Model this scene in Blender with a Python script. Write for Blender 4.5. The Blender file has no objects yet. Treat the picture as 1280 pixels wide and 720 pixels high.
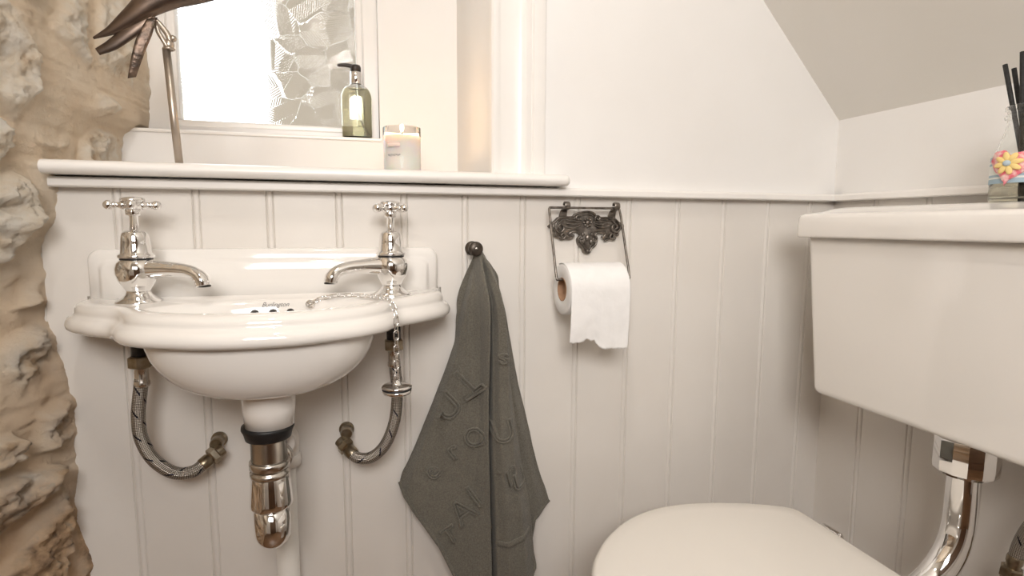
import bpy, bmesh, math, random
from math import pi, sin, cos, sqrt, atan2, exp
from mathutils import Vector, Matrix, noise
from mathutils.bvhtree import BVHTree
random.seed(7)
SC = bpy.context.scene
COL = SC.collection

# ------------------------------------------------------------------ helpers
def link(name, bm, m=None, parent=None, smooth=True, loc=None, recalc=True, angle=None):
    if recalc:
        bmesh.ops.recalc_face_normals(bm, faces=bm.faces[:])
    me = bpy.data.meshes.new(name)
    bm.to_mesh(me); bm.free()
    for p in me.polygons: p.use_smooth = smooth
    if smooth and angle:
        me.set_sharp_from_angle(angle=math.radians(angle))
    o = bpy.data.objects.new(name, me)
    COL.objects.link(o)
    if m: me.materials.append(m)
    if parent: o.parent = parent
    if loc: o.location = loc
    return o

def thing(name, label, cat, loc=(0, 0, 0), group=None):
    o = bpy.data.objects.new(name, None)
    o.empty_display_size = .05
    COL.objects.link(o)
    o.location = loc
    tag(o, label, cat, group)
    return o

def tag(o, label, cat, group=None):
    o['label'] = label; o['category'] = cat
    if group: o['group'] = group
    return o

def struct(o, label=None, cat=None):
    o['kind'] = 'structure'
    if label: o['label'] = label
    if cat: o['category'] = cat
    return o

def mesh(verts, faces):
    bm = bmesh.new()
    vs = [bm.verts.new(v) for v in verts]
    for f in faces:
        try: bm.faces.new([vs[i] for i in f])
        except ValueError: pass
    return bm

def join(bm, other):
    me = bpy.data.meshes.new('tmp'); other.to_mesh(me); other.free()
    bm.from_mesh(me); bpy.data.meshes.remove(me)
    return bm

def box(x0, x1, y0, y1, z0, z1, bev=0, seg=3):
    bm = bmesh.new()
    bmesh.ops.create_cube(bm, size=1)
    bmesh.ops.scale(bm, vec=(x1-x0, y1-y0, z1-z0), verts=bm.verts)
    bmesh.ops.translate(bm, vec=((x0+x1)/2, (y0+y1)/2, (z0+z1)/2), verts=bm.verts)
    if bev:
        bmesh.ops.bevel(bm, geom=bm.edges[:], offset=bev, segments=seg, profile=.5, affect='EDGES')
    return bm

def loft(rings, cap0=True, cap1=True, closed=True):
    bm = bmesh.new()
    R = [[bm.verts.new(p) for p in r] for r in rings]
    n = len(rings[0])
    for a, b in zip(R, R[1:]):
        for i in range(n if closed else n-1):
            j = (i+1) % n
            bm.faces.new((a[i], a[j], b[j], b[i]))
    if cap0: bm.faces.new(R[0][::-1])
    if cap1: bm.faces.new(R[-1])
    return bm

def frame_of(d, ref=None):
    d = Vector(d).normalized()
    r = Vector(ref) if ref else (Vector((0, 0, 1)) if abs(d.z) < .9 else Vector((0, 1, 0)))
    u = r.cross(d).normalized()
    return u, d.cross(u).normalized(), d

def lathe(profile, n=48, base=(0, 0, 0), axis=(0, 0, 1), facets=None, caps=True):
    """profile = [(radius, height)]"""
    u, v, d = frame_of(axis, (1, 0, 0) if abs(Vector(axis).normalized().z) > .9 else None)
    b = Vector(base); rings = []
    for r, h in profile:
        rings.append([b + d*h + u*(r*cos(2*pi*i/n)) + v*(r*sin(2*pi*i/n)) for i in range(n)])
    return loft(rings, caps, caps)

def catmull(pts, n=12, closed=False):
    P = [Vector(p) for p in pts]; out = []
    m = len(P)
    rng = range(m if closed else m-1)
    for i in rng:
        if closed:
            p0, p1, p2, p3 = P[(i-1) % m], P[i], P[(i+1) % m], P[(i+2) % m]
        else:
            p1, p2 = P[i], P[i+1]
            p0 = P[i-1] if i > 0 else p1*2-p2
            p3 = P[i+2] if i+2 < m else p2*2-p1
        for k in range(n):
            t = k/n
            out.append(.5*((2*p1)+(p2-p0)*t+(2*p0-5*p1+4*p2-p3)*t*t+(3*p1-p0-3*p2+p3)*t*t*t))
    if not closed: out.append(P[-1].copy())
    return out

def tube(path, rad, n=16, closed=False, caps=True, sx=1, uvscale=1.0):
    """rad a number or f(t); makes a uv map (u around, v metres along)"""
    P = [Vector(p) for p in path]; m = len(P)
    T = []
    for i in range(m):
        a = P[(i-1) % m] if (closed or i > 0) else P[i]
        b = P[(i+1) % m] if (closed or i < m-1) else P[i]
        T.append((b-a).normalized())
    u, v, _ = frame_of(T[0])
    fr = []
    for i in range(m):
        u = (u - T[i]*u.dot(T[i])).normalized(); v = T[i].cross(u)
        fr.append((u.copy(), v.copy()))
    if closed:   # remove the twist left over
        a = fr[0][0]; e = (fr[-1][0] - T[0]*fr[-1][0].dot(T[0])).normalized()
        ang = atan2(a.cross(e).dot(T[0]), a.dot(e))
        for i in range(m):
            rot = Matrix.Rotation(-ang*i/m, 3, T[i]); fr[i] = (rot@fr[i][0], rot@fr[i][1])
    bm = bmesh.new(); uvl = bm.loops.layers.uv.new('UVMap')
    rings = []; L = [0]
    for i in range(1, m): L.append(L[-1]+(P[i]-P[i-1]).length)
    for i in range(m):
        r = rad(i/(m-1)) if callable(rad) else rad
        rings.append([bm.verts.new(P[i]+fr[i][0]*(r*sx*cos(2*pi*k/n))+fr[i][1]*(r*sin(2*pi*k/n))) for k in range(n)])
    for i in range(m if closed else m-1):
        a, b = rings[i], rings[(i+1) % m]
        for k in range(n):
            f = bm.faces.new((a[k], a[(k+1) % n], b[(k+1) % n], b[k]))
            vv = (L[i], L[i+1] if i+1 < m else L[i]+.001)
            for l, (uu, w) in zip(f.loops, ((k/n, vv[0]), ((k+1)/n, vv[0]), ((k+1)/n, vv[1]), (k/n, vv[1]))):
                l[uvl].uv = (uu, w*uvscale)
    if not closed and caps:
        bm.faces.new(rings[0][::-1]); bm.faces.new(rings[-1])
    return bm

def sphere(c, r, n=24, scale=(1, 1, 1)):
    bm = bmesh.new()
    bmesh.ops.create_uvsphere(bm, u_segments=n, v_segments=n//2, radius=r)
    bmesh.ops.scale(bm, vec=scale, verts=bm.verts)
    bmesh.ops.translate(bm, vec=c, verts=bm.verts)
    return bm

def prism(poly, y0, y1, bev=0, seg=3):
    """outline in (x, z) pushed from y0 to y1 (front = y1)"""
    bm = bmesh.new()
    f0 = bm.faces.new([bm.verts.new((x, y0, z)) for x, z in poly])
    r = bmesh.ops.extrude_face_region(bm, geom=[f0])
    vs = [g for g in r['geom'] if isinstance(g, bmesh.types.BMVert)]
    bmesh.ops.translate(bm, vec=(0, y1-y0, 0), verts=vs)
    if bev:
        es = [e for e in bm.edges if all(abs(v.co.y-y1) < 1e-6 for v in e.verts)]
        bmesh.ops.bevel(bm, geom=es, offset=bev, segments=seg, profile=.5, affect='EDGES')
    return bm

def mod_solid(o, t, off=0):
    m = o.modifiers.new('solid', 'SOLIDIFY'); m.thickness = t; m.offset = off
    return m

def mod_sub(o, lv=1):
    m = o.modifiers.new('sub', 'SUBSURF'); m.levels = lv; m.render_levels = lv
    return m

def sstep(a, b, x):
    t = max(0., min(1., (x-a)/(b-a))); return t*t*(3-2*t)

def interp(tab, x):
    if x <= tab[0][0]: return tab[0][1]
    for (a, va), (b, vb) in zip(tab, tab[1:]):
        if x <= b: return va+(vb-va)*(x-a)/(b-a)
    return tab[-1][1]

# ------------------------------------------------------------------ materials
def mat(name, col, rough=.5, metal=0, **kw):
    m = bpy.data.materials.new(name); m.use_nodes = True
    b = m.node_tree.nodes['Principled BSDF']
    b.inputs['Base Color'].default_value = (*col, 1)
    b.inputs['Roughness'].default_value = rough
    b.inputs['Metallic'].default_value = metal
    for k, v in kw.items(): b.inputs[k].default_value = v
    return m

def N(m, t, **kw):
    n = m.node_tree.nodes.new(t)
    for k, v in kw.items(): setattr(n, k, v)
    return n

def L(m, a, b): m.node_tree.links.new(a, b)

def noisy(m, scale, c0, c1, bump=0, bscale=None, detail=6, lo=.35, hi=.65, dist=.002, coord='Object', stretch=None):
    b = m.node_tree.nodes['Principled BSDF']
    tc = N(m, 'ShaderNodeTexCoord'); src = tc.outputs[coord]
    if stretch:
        mp = N(m, 'ShaderNodeMapping'); mp.inputs['Scale'].default_value = stretch
        L(m, src, mp.inputs[0]); src = mp.outputs[0]
    n = N(m, 'ShaderNodeTexNoise'); n.inputs['Scale'].default_value = scale; n.inputs['Detail'].default_value = detail
    L(m, src, n.inputs['Vector'])
    r = N(m, 'ShaderNodeValToRGB'); r.color_ramp.elements[0].position = lo; r.color_ramp.elements[1].position = hi
    r.color_ramp.elements[0].color = (*c0, 1); r.color_ramp.elements[1].color = (*c1, 1)
    L(m, n.outputs['Fac'], r.inputs[0]); L(m, r.outputs[0], b.inputs['Base Color'])
    if bump:
        n2 = N(m, 'ShaderNodeTexNoise'); n2.inputs['Scale'].default_value = bscale or scale; n2.inputs['Detail'].default_value = 5
        L(m, src, n2.inputs['Vector'])
        bp = N(m, 'ShaderNodeBump'); bp.inputs['Strength'].default_value = bump; bp.inputs['Distance'].default_value = dist
        L(m, n2.outputs['Fac'], bp.inputs['Height']); L(m, bp.outputs[0], b.inputs['Normal'])
    return m

PAINT = noisy(mat('panel_paint', (.8, .75, .69), .42), 5, (.755, .715, .665), (.79, .755, .71), .12, 260, dist=.0006)
PLASTER = noisy(mat('wall_plaster', (.8, .78, .74), .6), 4, (.79, .77, .745), (.82, .805, .785), .1, 120, dist=.0008)
GLOSSW = noisy(mat('white_gloss', (.85, .82, .78), .28), 6, (.83, .80, .765), (.86, .835, .80), .05, 90, dist=.0006, stretch=(.2, 1, 1))
CEIL = noisy(mat('ceiling_paint', (.78, .75, .70), .8), 4, (.75, .725, .675), (.78, .755, .71), .1, 150, dist=.0006)
FLOOR = noisy(mat('timber_floor', (.3, .18, .1), .35), 6, (.13, .068, .033), (.24, .130, .065), .2, 30, stretch=(1, 8, 1))
ADDED_DOOR = noisy(mat('brown_timber', (.15, .08, .045), .4), 5, (.10, .055, .03), (.17, .10, .06), .2, 30, stretch=(8, 1, 1))
CERAMIC = mat('glazed_ceramic', (.84, .81, .77), .07, 0, **{'Coat Weight': .4, 'Coat Roughness': .03})
PLASTICW = mat('seat_plastic', (.84, .80, .74), .25)
PVC = mat('white_pvc', (.78, .75, .70), .3)
CHROME = mat('chrome', (.86, .85, .84), .045, 1)
STEEL = mat('brushed_steel', (.62, .59, .55), .22, 1)
BRASSN = noisy(mat('nickel_brass', (.35, .29, .2), .33, 1), 60, (.24, .19, .125), (.40, .35, .27))
RUBBER = mat('black_rubber', (.012, .012, .013), .45)
IRON = noisy(mat('cast_iron', (.2, .17, .14), .34, .9), 90, (.12, .106, .092), (.27, .24, .21), .25, 200)
BRONZE = noisy(mat('dark_bronze', (.06, .05, .045), .35, .8), 80, (.05, .042, .036), (.11, .09, .075))
COPPER = noisy(mat('oiled_copper', (.15, .10, .075), .40, .95), 90, (.09, .072, .062), (.30, .215, .165), .5, 260, lo=.35, hi=.72)
ROD = mat('weathered_rod', (.47, .41, .35), .35, .9)
HAMMERED = noisy(mat('smooth_copper', (.13, .10, .085), .33, .95), 16, (.10, .082, .074), (.24, .175, .135), .12, 60, lo=.3, hi=.75)
PAPER = noisy(mat('tissue', (.86, .85, .84), .9), 60, (.85, .84, .83), (.88, .87, .86), .25, 160, dist=.001)
CARD = mat('cardboard', (.42, .25, .15), .85)
BLACKP = mat('dark_plastic', (.03, .022, .018), .4)
REEDM = noisy(mat('reed', (.012, .011, .011), .7), 300, (.008, .008, .008), (.022, .02, .019), .3, 300)
WAX = mat('wax', (.95, .92, .88), .45, **{'Subsurface Weight': .6, 'Subsurface Radius': (.02, .012, .008), 'Subsurface Scale': .6})
INK = mat('grey_ink', (.16, .15, .15), .5)
DARKHOLE = mat('overflow_dark', (.02, .016, .012), .5)
HESSIAN = noisy(mat('blue_tape', (.35, .45, .52), .8), 200, (.32, .42, .49), (.42, .52, .58))
WHITEINK = mat('white_print', (.8, .8, .77), .8)
PINKF = noisy(mat('pink_fabric', (.8, .3, .32), .85), 160, (.78, .17, .22), (.88, .62, .58), .4, 260, lo=.42, hi=.58)
YELLOWF = mat('yellow_felt', (.88, .66, .27), .8)
BLUEF = mat('blue_felt', (.45, .55, .62), .8)
LABELP = mat('blush_label', (.82, .66, .58), .6)
GARDEN = noisy(mat('garden_stone', (.4, .35, .28), .9), 3, (.26, .225, .18), (.36, .315, .265), .5, 20, dist=.02)

def glassm(name, col, rough=0, ior=1.45):
    return mat(name, col, rough, 0, **{'Transmission Weight': 1.0, 'IOR': ior})
GLASS = glassm('clear_glass', (.97, .98, .97))
SOAP = glassm('pale_yellow_soap', (1.0, .965, .76), .03, 1.3)
OIL = glassm('diffuser_oil', (.97, .93, .78), 0, 1.36)
THIN = glassm('thin_clear_glass', (1, 1, 1), 0, 1.22)
TUBEP = glassm('clear_plastic', (.9, .9, .88), .15, 1.4)

# etched feather pattern glass for the window
PANE = glassm('fern_pattern_glass', (.97, .97, .95), .06, 1.45)
def _pane():
    m = PANE; b = m.node_tree.nodes['Principled BSDF']
    tc = N(m, 'ShaderNodeTexCoord')
    nz = N(m, 'ShaderNodeTexNoise'); nz.inputs['Scale'].default_value = 9; nz.inputs['Detail'].default_value = 3
    L(m, tc.outputs['Object'], nz.inputs['Vector'])
    ad = N(m, 'ShaderNodeMixRGB', blend_type='ADD'); ad.inputs[0].default_value = .06
    L(m, tc.outputs['Object'], ad.inputs[1]); L(m, nz.outputs['Color'], ad.inputs[2])
    vo = N(m, 'ShaderNodeTexVoronoi'); vo.inputs['Scale'].default_value = 19
    L(m, ad.outputs[0], vo.inputs['Vector'])
    sep = N(m, 'ShaderNodeSeparateXYZ'); L(m, vo.outputs['Color'], sep.inputs[0])
    sp = N(m, 'ShaderNodeSeparateXYZ'); L(m, tc.outputs['Object'], sp.inputs[0])
    def M(op, a, c=None, d=None):
        n = N(m, 'ShaderNodeMath', operation=op)
        for i, s in enumerate((a, c, d)):
            if s is None: continue
            if isinstance(s, (int, float)): n.inputs[i].default_value = s
            else: L(m, s, n.inputs[i])
        return n.outputs[0]
    ang = M('MULTIPLY', sep.outputs[0], 6.283)
    ca, sa = M('COSINE', ang), M('SINE', ang)
    d = M('ADD', M('MULTIPLY', sp.outputs[0], ca), M('MULTIPLY', sp.outputs[2], sa))
    e = M('SUBTRACT', M('MULTIPLY', sp.outputs[2], ca), M('MULTIPLY', sp.outputs[0], sa))
    chev = M('ADD', d, M('MULTIPLY', M('ABSOLUTE', M('SUBTRACT', M('MULTIPLY', M('FRACT', M('MULTIPLY', e, 18.)), 1/18.), 1/36.)), .9))
    lines = M('SINE', M('MULTIPLY', chev, 1100.))
    h = M('ADD', M('MULTIPLY', lines, .00035), M('MULTIPLY', d, M('MULTIPLY', sep.outputs[1], .55)))
    bp = N(m, 'ShaderNodeBump'); bp.inputs['Strength'].default_value = .55; bp.inputs['Distance'].default_value = 1.0
    L(m, h, bp.inputs['Height']); L(m, bp.outputs[0], b.inputs['Normal'])
_pane()

# braided steel hose: crossing strands and a few dark tracer ticks, by the hose's own uv
BRAID = mat('steel_braid', (.4, .37, .33), .33, .85)
def _braid():
    m = BRAID; b = m.node_tree.nodes['Principled BSDF']
    uv = N(m, 'ShaderNodeUVMap'); s = N(m, 'ShaderNodeSeparateXYZ'); L(m, uv.outputs[0], s.inputs[0])
    def M(op, a, c=None):
        n = N(m, 'ShaderNodeMath', operation=op)
        for i, x in enumerate((a, c)):
            if x is None: continue
            if isinstance(x, (int, float)): n.inputs[i].default_value = x
            else: L(m, x, n.inputs[i])
        return n.outputs[0]
    U = M('MULTIPLY', s.outputs[0], 12*6.283); V = M('MULTIPLY', s.outputs[1], 1300.)
    w = M('MULTIPLY', M('SINE', M('ADD', U, V)), M('SINE', M('SUBTRACT', U, V)))
    r = N(m, 'ShaderNodeValToRGB'); r.color_ramp.elements[0].position = .2; r.color_ramp.elements[1].position = .75
    r.color_ramp.elements[0].color = (.16, .14, .115, 1); r.color_ramp.elements[1].color = (.52, .48, .43, 1)
    L(m, M('ADD', M('MULTIPLY', w, .5), .5), r.inputs[0])
    tick = M('FRACT', M('ADD', M('MULTIPLY', s.outputs[1], 30.), M('MULTIPLY', s.outputs[0], 2.)))
    mask = M('MULTIPLY', M('LESS_THAN', tick, .10), M('LESS_THAN', M('FRACT', M('ADD', M('MULTIPLY', s.outputs[0], 4.), .2)), .62))
    mx = N(m, 'ShaderNodeMixRGB'); L(m, mask, mx.inputs[0]); L(m, r.outputs[0], mx.inputs[1]); mx.inputs[2].default_value = (.02, .022, .035, 1)
    L(m, mx.outputs[0], b.inputs['Base Color'])
    bp = N(m, 'ShaderNodeBump'); bp.inputs['Strength'].default_value = .5; bp.inputs['Distance'].default_value = .0008
    L(m, w, bp.inputs['Height']); L(m, bp.outputs[0], b.inputs['Normal'])
_braid()

TERRY = noisy(mat('grey_terry', (.1, .1, .085), .95, **{'Sheen Weight': .2, 'Sheen Roughness': .5}), 420, (.108, .098, .077), (.185, .170, .136), .9, 900, detail=6, lo=.3, hi=.7, dist=.002)

# limestone rubble: the mesh carries its own stone / mortar / brown tone attribute, browner towards the bottom
STONE = mat('limestone_rubble', (.6, .5, .38), .9)
def _stone():
    m = STONE; b = m.node_tree.nodes['Principled BSDF']
    at = N(m, 'ShaderNodeAttribute', attribute_name='stone'); sp = N(m, 'ShaderNodeSeparateXYZ'); L(m, at.outputs['Vector'], sp.inputs[0])
    tc = N(m, 'ShaderNodeTexCoord')
    def nz(sc, det=8, ro=.6):
        n = N(m, 'ShaderNodeTexNoise'); n.inputs['Scale'].default_value = sc; n.inputs['Detail'].default_value = det; n.inputs['Roughness'].default_value = ro
        L(m, tc.outputs['Object'], n.inputs['Vector']); return n.outputs['Fac']
    def ramp(src, stops):
        r = N(m, 'ShaderNodeValToRGB'); e = r.color_ramp.elements
        e[0].position, e[0].color = stops[0][0], (*stops[0][1], 1)
        e[1].position, e[1].color = stops[-1][0], (*stops[-1][1], 1)
        for p, c in stops[1:-1]:
            k = e.new(p); k.color = (*c, 1)
        L(m, src, r.inputs[0]); return r.outputs[0]
    def mix(f, a, c):
        x = N(m, 'ShaderNodeMixRGB'); L(m, f, x.inputs[0]); L(m, a, x.inputs[1]); L(m, c, x.inputs[2]); return x.outputs[0]
    stone = ramp(nz(26), [(.3, (.62, .46, .30)), (.42, (.83, .72, .57)), (.6, (.89, .83, .73)), (.76, (.74, .69, .61))])
    brown = ramp(nz(40), [(.3, (.17, .115, .075)), (.43, (.44, .29, .175)), (.58, (.66, .45, .27)), (.72, (.36, .30, .235))])
    mort = ramp(nz(14), [(.3, (.82, .66, .48)), (.7, (.88, .76, .60))])
    mort = mix(sp.outputs[2], mort, ramp(nz(16), [(.3, (.58, .37, .21)), (.7, (.76, .54, .34))]))
    c = mix(sp.outputs[1], stone, brown)
    c = mix(sp.outputs[0], mort, c)
    L(m, c, b.inputs['Base Color'])
    bp = N(m, 'ShaderNodeBump'); bp.inputs['Strength'].default_value = 1.0; bp.inputs['Distance'].default_value = .006
    L(m, nz(150, 12, .8), bp.inputs['Height']); L(m, bp.outputs[0], b.inputs['Normal'])
_stone()

# ------------------------------------------------------------------ the room
XR = 1.258          # right wall
YF = -1.75          # wall behind the viewer
# beaded panelling: profile along the wall, real grooves and beads, extruded upwards
def panel_profile(s0, s1, grooves):
    """returns [(s, depth)] depth 0 = face, negative = cut in"""
    pr = [(s0, 0)]
    for g in grooves:
        if not (s0+.012 < g < s1-.012): continue
        pr += [(g-.0062, 0), (g-.0048, -.0026), (g-.0032, -.0004), (g-.0016, .0004), (g, .0006), (g+.0016, .0004), (g+.0032, -.0004), (g+.0048, -.0026), (g+.0062, 0)]
    pr.append((s1, 0)); return pr
ZP = .953
def panel(name, s0, s1, grooves, place):
    pr = panel_profile(s0, s1, grooves)
    bm = bmesh.new()
    lo = [bm.verts.new(place(s, d, 0)) for s, d in pr]; hi = [bm.verts.new(place(s, d, ZP)) for s, d in pr]
    blo = [bm.verts.new(place(s, -.02, 0)) for s in (s0, s1)]; bhi = [bm.verts.new(place(s, -.02, ZP)) for s in (s0, s1)]
    for i in range(len(pr)-1): bm.faces.new((lo[i], lo[i+1], hi[i+1], hi[i]))
    bm.faces.new((blo[0], blo[1], bhi[1], bhi[0]))
    bm.faces.new((lo[0], hi[0], bhi[0], blo[0])); bm.faces.new((lo[-1], blo[1], bhi[1], hi[-1]))
    bm.faces.new(hi+[bhi[1], bhi[0]]); bm.faces.new(lo+[blo[1], blo[0]])
    return struct(link(name, bm, PAINT, smooth=False))
panel('wall_back_panelling', -.22, XR, [.1*i for i in range(-1, 13)], lambda s, d, z: (s, -d, z))
panel('wall_right_panelling', .0, -YF, [.0953+.1*i for i in range(17)], lambda s, d, z: (XR-d, -s, z))
# upper back wall with the deep window recess
REC = .30; X1 = .543; ZS = .982
bm = box(X1, XR+.1, 0.002, REC+.1, .94, 2.3)
join(bm, box(-.35, X1, 0.002, REC+.1, 1.78, 2.3))
join(bm, box(-.35, X1, REC, REC+.1, .9, 1.079))           # under the window
join(bm, box(.38, X1+.01, REC, REC+.1, 1.079, 1.79))      # right of the window
join(bm, box(-.35, -.085, REC, REC+.1, 1.079, 1.79))      # left of it, behind the stones
join(bm, box(-.35, X1, 0.02, REC+.1, .0, .955))           # solid wall below the sill
struct(link('wall_back', bm, PLASTER, smooth=False))
struct(link('wall_right', box(XR+.02, XR+.12, YF-.1, .1, 0, 2.3), PLASTER, smooth=False))
struct(link('wall_right_plaster', box(XR+.001, XR+.03, YF, .002, .95, 1.2), PLASTER, smooth=False))
struct(link('wall_front', box(-.6, XR+.1, YF-.1, YF, 0, 2.3), PLASTER, smooth=False))
bm = box(.05, 1.0, YF-.002, YF+.035, 0, 1.96, .004, 2)
for px0, px1 in ((.15, .48), (.57, .90)):
    for pz0, pz1 in ((.2, .85), (1.0, 1.82)):
        join(bm, box(px0, px1, YF+.03, YF+.045, pz0, pz1, .012, 2))
struct(link('added_door_1', bm, ADDED_DOOR, smooth=False))  # unseen door, added dark to cut bounced light and streak the chrome reflections
struct(link('floor', box(-.6, XR+.1, YF-.1, .02, -.08, 0), FLOOR, smooth=False))
struct(link('ceiling', box(-.6, .5, YF-.1, .45, 2.2, 2.3), CEIL, smooth=False))
zc = 1.112; sl = 1.072
bm = mesh([(XR+.06, YF-.1, zc-.06*sl), (XR+.06, .004, zc-.06*sl), (.2, .004, zc+(XR-.2)*sl), (.2, YF-.1, zc+(XR-.2)*sl),
           (XR+.16, YF-.1, zc-.06*sl), (XR+.16, .004, zc-.06*sl), (.3, .004, zc+(XR-.2)*sl+.06), (.3, YF-.1, zc+(XR-.2)*sl+.06)],
          [(0, 1, 2, 3), (7, 6, 5, 4), (0, 3, 7, 4), (1, 5, 6, 2), (0, 4, 5, 1), (3, 2, 6, 7)])
struct(link('ceiling_slope', bm, CEIL, smooth=False))
# rail, sill, architrave
def rail_profile(d, z0, z1):
    return [(0, z0), (d-.002, z0), (d, z0+.002), (d, z1-.004), (d-.003, z1-.0012), (d-.006, z1), (0, z1)]
def extrude_profile(pr, a, b, place):
    return loft([[place(a, d, z) for d, z in pr], [place(b, d, z) for d, z in pr]])
bm = extrude_profile(rail_profile(.026, .9500, .9640), -.0705, XR, lambda s, d, z: (s, .002-d, z))
struct(link('trim_1', bm, GLOSSW, angle=40))
bm = extrude_profile(rail_profile(.026, .9500, .9640), .0, -YF, lambda s, d, z: (XR+.002-d, -s, z))
struct(link('trim_2', bm, GLOSSW, angle=40))
# window sill board with a half-round nose, right end rounded
pr = [(-.295, .966), (.03, .966), (.036, .9675)] + [(.036+.0122*cos(a), .9745+.0095*sin(a)) for a in [(-pi/2)+pi*k/10 for k in range(11)]] + [(.03, .985), (-.295, .982)]
pr = [(d, max(.9655, z)) for d, z in pr]
bm = extrude_profile(pr, -.069, X1, lambda s, d, z: (s, -d, z))
horn = [(d, z) for d, z in pr if d > 0]
rings = []
for k in range(7):
    a = k/6*pi/2; sx = X1+(.6715-.012-X1) if k == 0 else None
base_x = .6595
nose = [(d, z) for d, z in pr if d >= .03]
rings.append([(X1-.001, -d, z) for d, z in [(-.002, .9655)]+nose+[(-.002, .985)]])
rings.append([(base_x, -d, z) for d, z in [(-.002, .9655)]+nose+[(-.002, .985)]])
for k in range(1, 7):
    a = k/6*pi/2; f = cos(a)
    rings.append([(base_x+.012*sin(a), -(.001+(d-.001)*(.62+.38*f)), .9745+(z-.9745)*(.35+.65*f)) for d, z in [(-.002, .9655)]+nose+[(-.002, .985)]])
join(bm, loft(rings))
struct(link('trim_3', bm, GLOSSW, angle=50))
# architrave: stepped moulding standing on the sill
ap = [(.5425, 0), (.5425, .014), (.546, .017), (.552, .017), (.556, .0145), (.560, .013), (.590, .013), (.594, .0145), (.600, .018), (.606, .0175), (.611, .0145), (.614, .0185), (.628, .0185), (.634, .016), (.6355, .010), (.6355, 0)]
bm = loft([[(x, .004-d, .9845) for x, d in ap], [(x, .004-d, 1.83) for x, d in ap]])
struct(link('trim_4', bm, GLOSSW, angle=35))
# window: frame and patterned pane
win = thing('window_1', 'white painted window with feather patterned obscure glass in deep recess', 'window', (.155, .36, 1.079)); win['kind'] = 'structure'
def inwin(o): o.matrix_parent_inverse = Matrix.Translation((-.155, -.36, -1.079)); return o
fy0, fy1 = .345, .40
gx0, gx1, gz0, gz1 = -.004, .336, 1.108, 1.745
def framebar(x0, x1, z0, z1, dy=0): return box(x0, x1, fy0+dy, fy1-dy, z0, z1, .003, 2)
bm = framebar(-.085, gx0-.014, 1.07, 1.785)
join(bm, framebar(gx1+.014, .385, 1.07, 1.785)); join(bm, framebar(-.03, .35, 1.068, gz0-.012, .001)); join(bm, framebar(-.03, .35, gz1+.012, 1.783, .001))
inwin(link('window_frame', bm, GLOSSW, win, smooth=False))
bm = bmesh.new()
for (x0, x1, z0, z1) in ((gx0-.016, gx0, gz0, gz1), (gx1, gx1+.016, gz0, gz1), (gx0-.016, gx1+.016, gz0-.014, gz0), (gx0-.016, gx1+.016, gz1, gz1+.014)):
    join(bm, box(x0, x1, .358, .392, z0, z1, .004, 3))
inwin(link('glazing_bead', bm, GLOSSW, win, smooth=False))
inwin(link('window_pane', box(gx0-.006, gx1+.006, .374, .378, gz0-.006, gz1+.006), PANE, win, smooth=False))
bm = box(-.08, .383, .296, .36, 1.072, 1.079, .0025, 2)
inwin(link('window_ledge', bm, GLOSSW, win, smooth=False))
# outside: a stone wall standing a little way off, right of the view through the pane
bm = box(.10, 1.6, .86, 1.1, -.2, 3.2, 0)
tag(link('garden_wall', bm, GARDEN, smooth=False), 'blurred beige stone wall seen outside through the patterned window glass', 'wall')

# ------------------------------------------------------------------ left stone wall
E0 = [(0, -.072), (.3785, -.0667), (.4428, -.0744), (.4957, -.0807), (.5446, -.0713), (.6114, -.0765), (.6454, -.0716), (.6938, -.0764), (.7222, -.0849), (.7547, -.0939), (.782, -.0957), (.8135, -.097), (.8435, -.0948), (.8821, -.0882), (.9012, -.0751), (.9509, -.0766), (.99, -.085), (1.1, -.08), (2.3, -.08)]
E1 = [(0, -.09), (.98, -.094), (1.04, -.0925), (1.066, -.082), (1.076, -.068), (1.086, -.0535), (1.18, -.050), (1.31, -.0475), (2.3, -.05)]
def stone_at(y, z):
    p = Vector((y*1.0, z, 0))
    # strata run down to the left: turn the field
    q = Vector((y*.80+z*.42, z*.86-y*.42, 0))
    warp = Vector((noise.noise(q*7+Vector((3, 1, 5))), noise.noise(q*7+Vector((9, 4, 2))), 0))*.045
    qq = (q+warp); s = Vector((qq.x*7.2, qq.y*8.6, 3.3))
    d, pts = noise.voronoi(s)
    edge = d[1]-d[0]
    mask = sstep(.12, .26, edge)
    cell = noise.cell(pts[0]*7.7)                # per-stone random
    rnd = (noise.noise(pts[0]*3.1)+1)/2
    body = .012+.020*rnd
    tilt = (s-pts[0])
    rel = mask*(body+tilt.x*(.010*(rnd-.5)*2)+tilt.y*.010*sin(rnd*20))
    rel += mask*.020*(noise.fractal(q*15, .62, 2.1, 7))
    rg = noise.ridged_multi_fractal(Vector((qq.x*12, qq.y*24, 7)), .9, 2.2, 5, 1., 2.)
    rel += mask*.0075*(rg-1)
    rel += (1-mask)*.004*noise.fractal(q*30, .8, 2., 5)
    low = 1-sstep(.42, .82, z+.25*noise.noise(q*5))
    brown_amt = max(0, min(1, low*1.15*(.3+rnd)+(.10+.4*low)*mask*(rg-.9)))  # how brown each stone turns, stronger lower down
    rel *= 1-.45*sstep(.88, 1.08, z)
    return rel, mask, brown_amt*mask, low
def lines(segs):
    out = []
    for a, b, st in segs:
        n = max(1, round((b-a)/st)); out += [a+(b-a)*i/n for i in range(n)]
    out.append(segs[-1][1]); return out
ys = lines([(-1.8, -.5, .06), (-.5, -.20, .015), (-.20, .345, .0027)])
zs = lines([(-.02, .30, .03), (.30, 1.36, .0027), (1.36, 2.25, .03)])
bm = bmesh.new(); lay = bm.verts.layers.float_vector.new('stone')
grid = []
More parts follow.
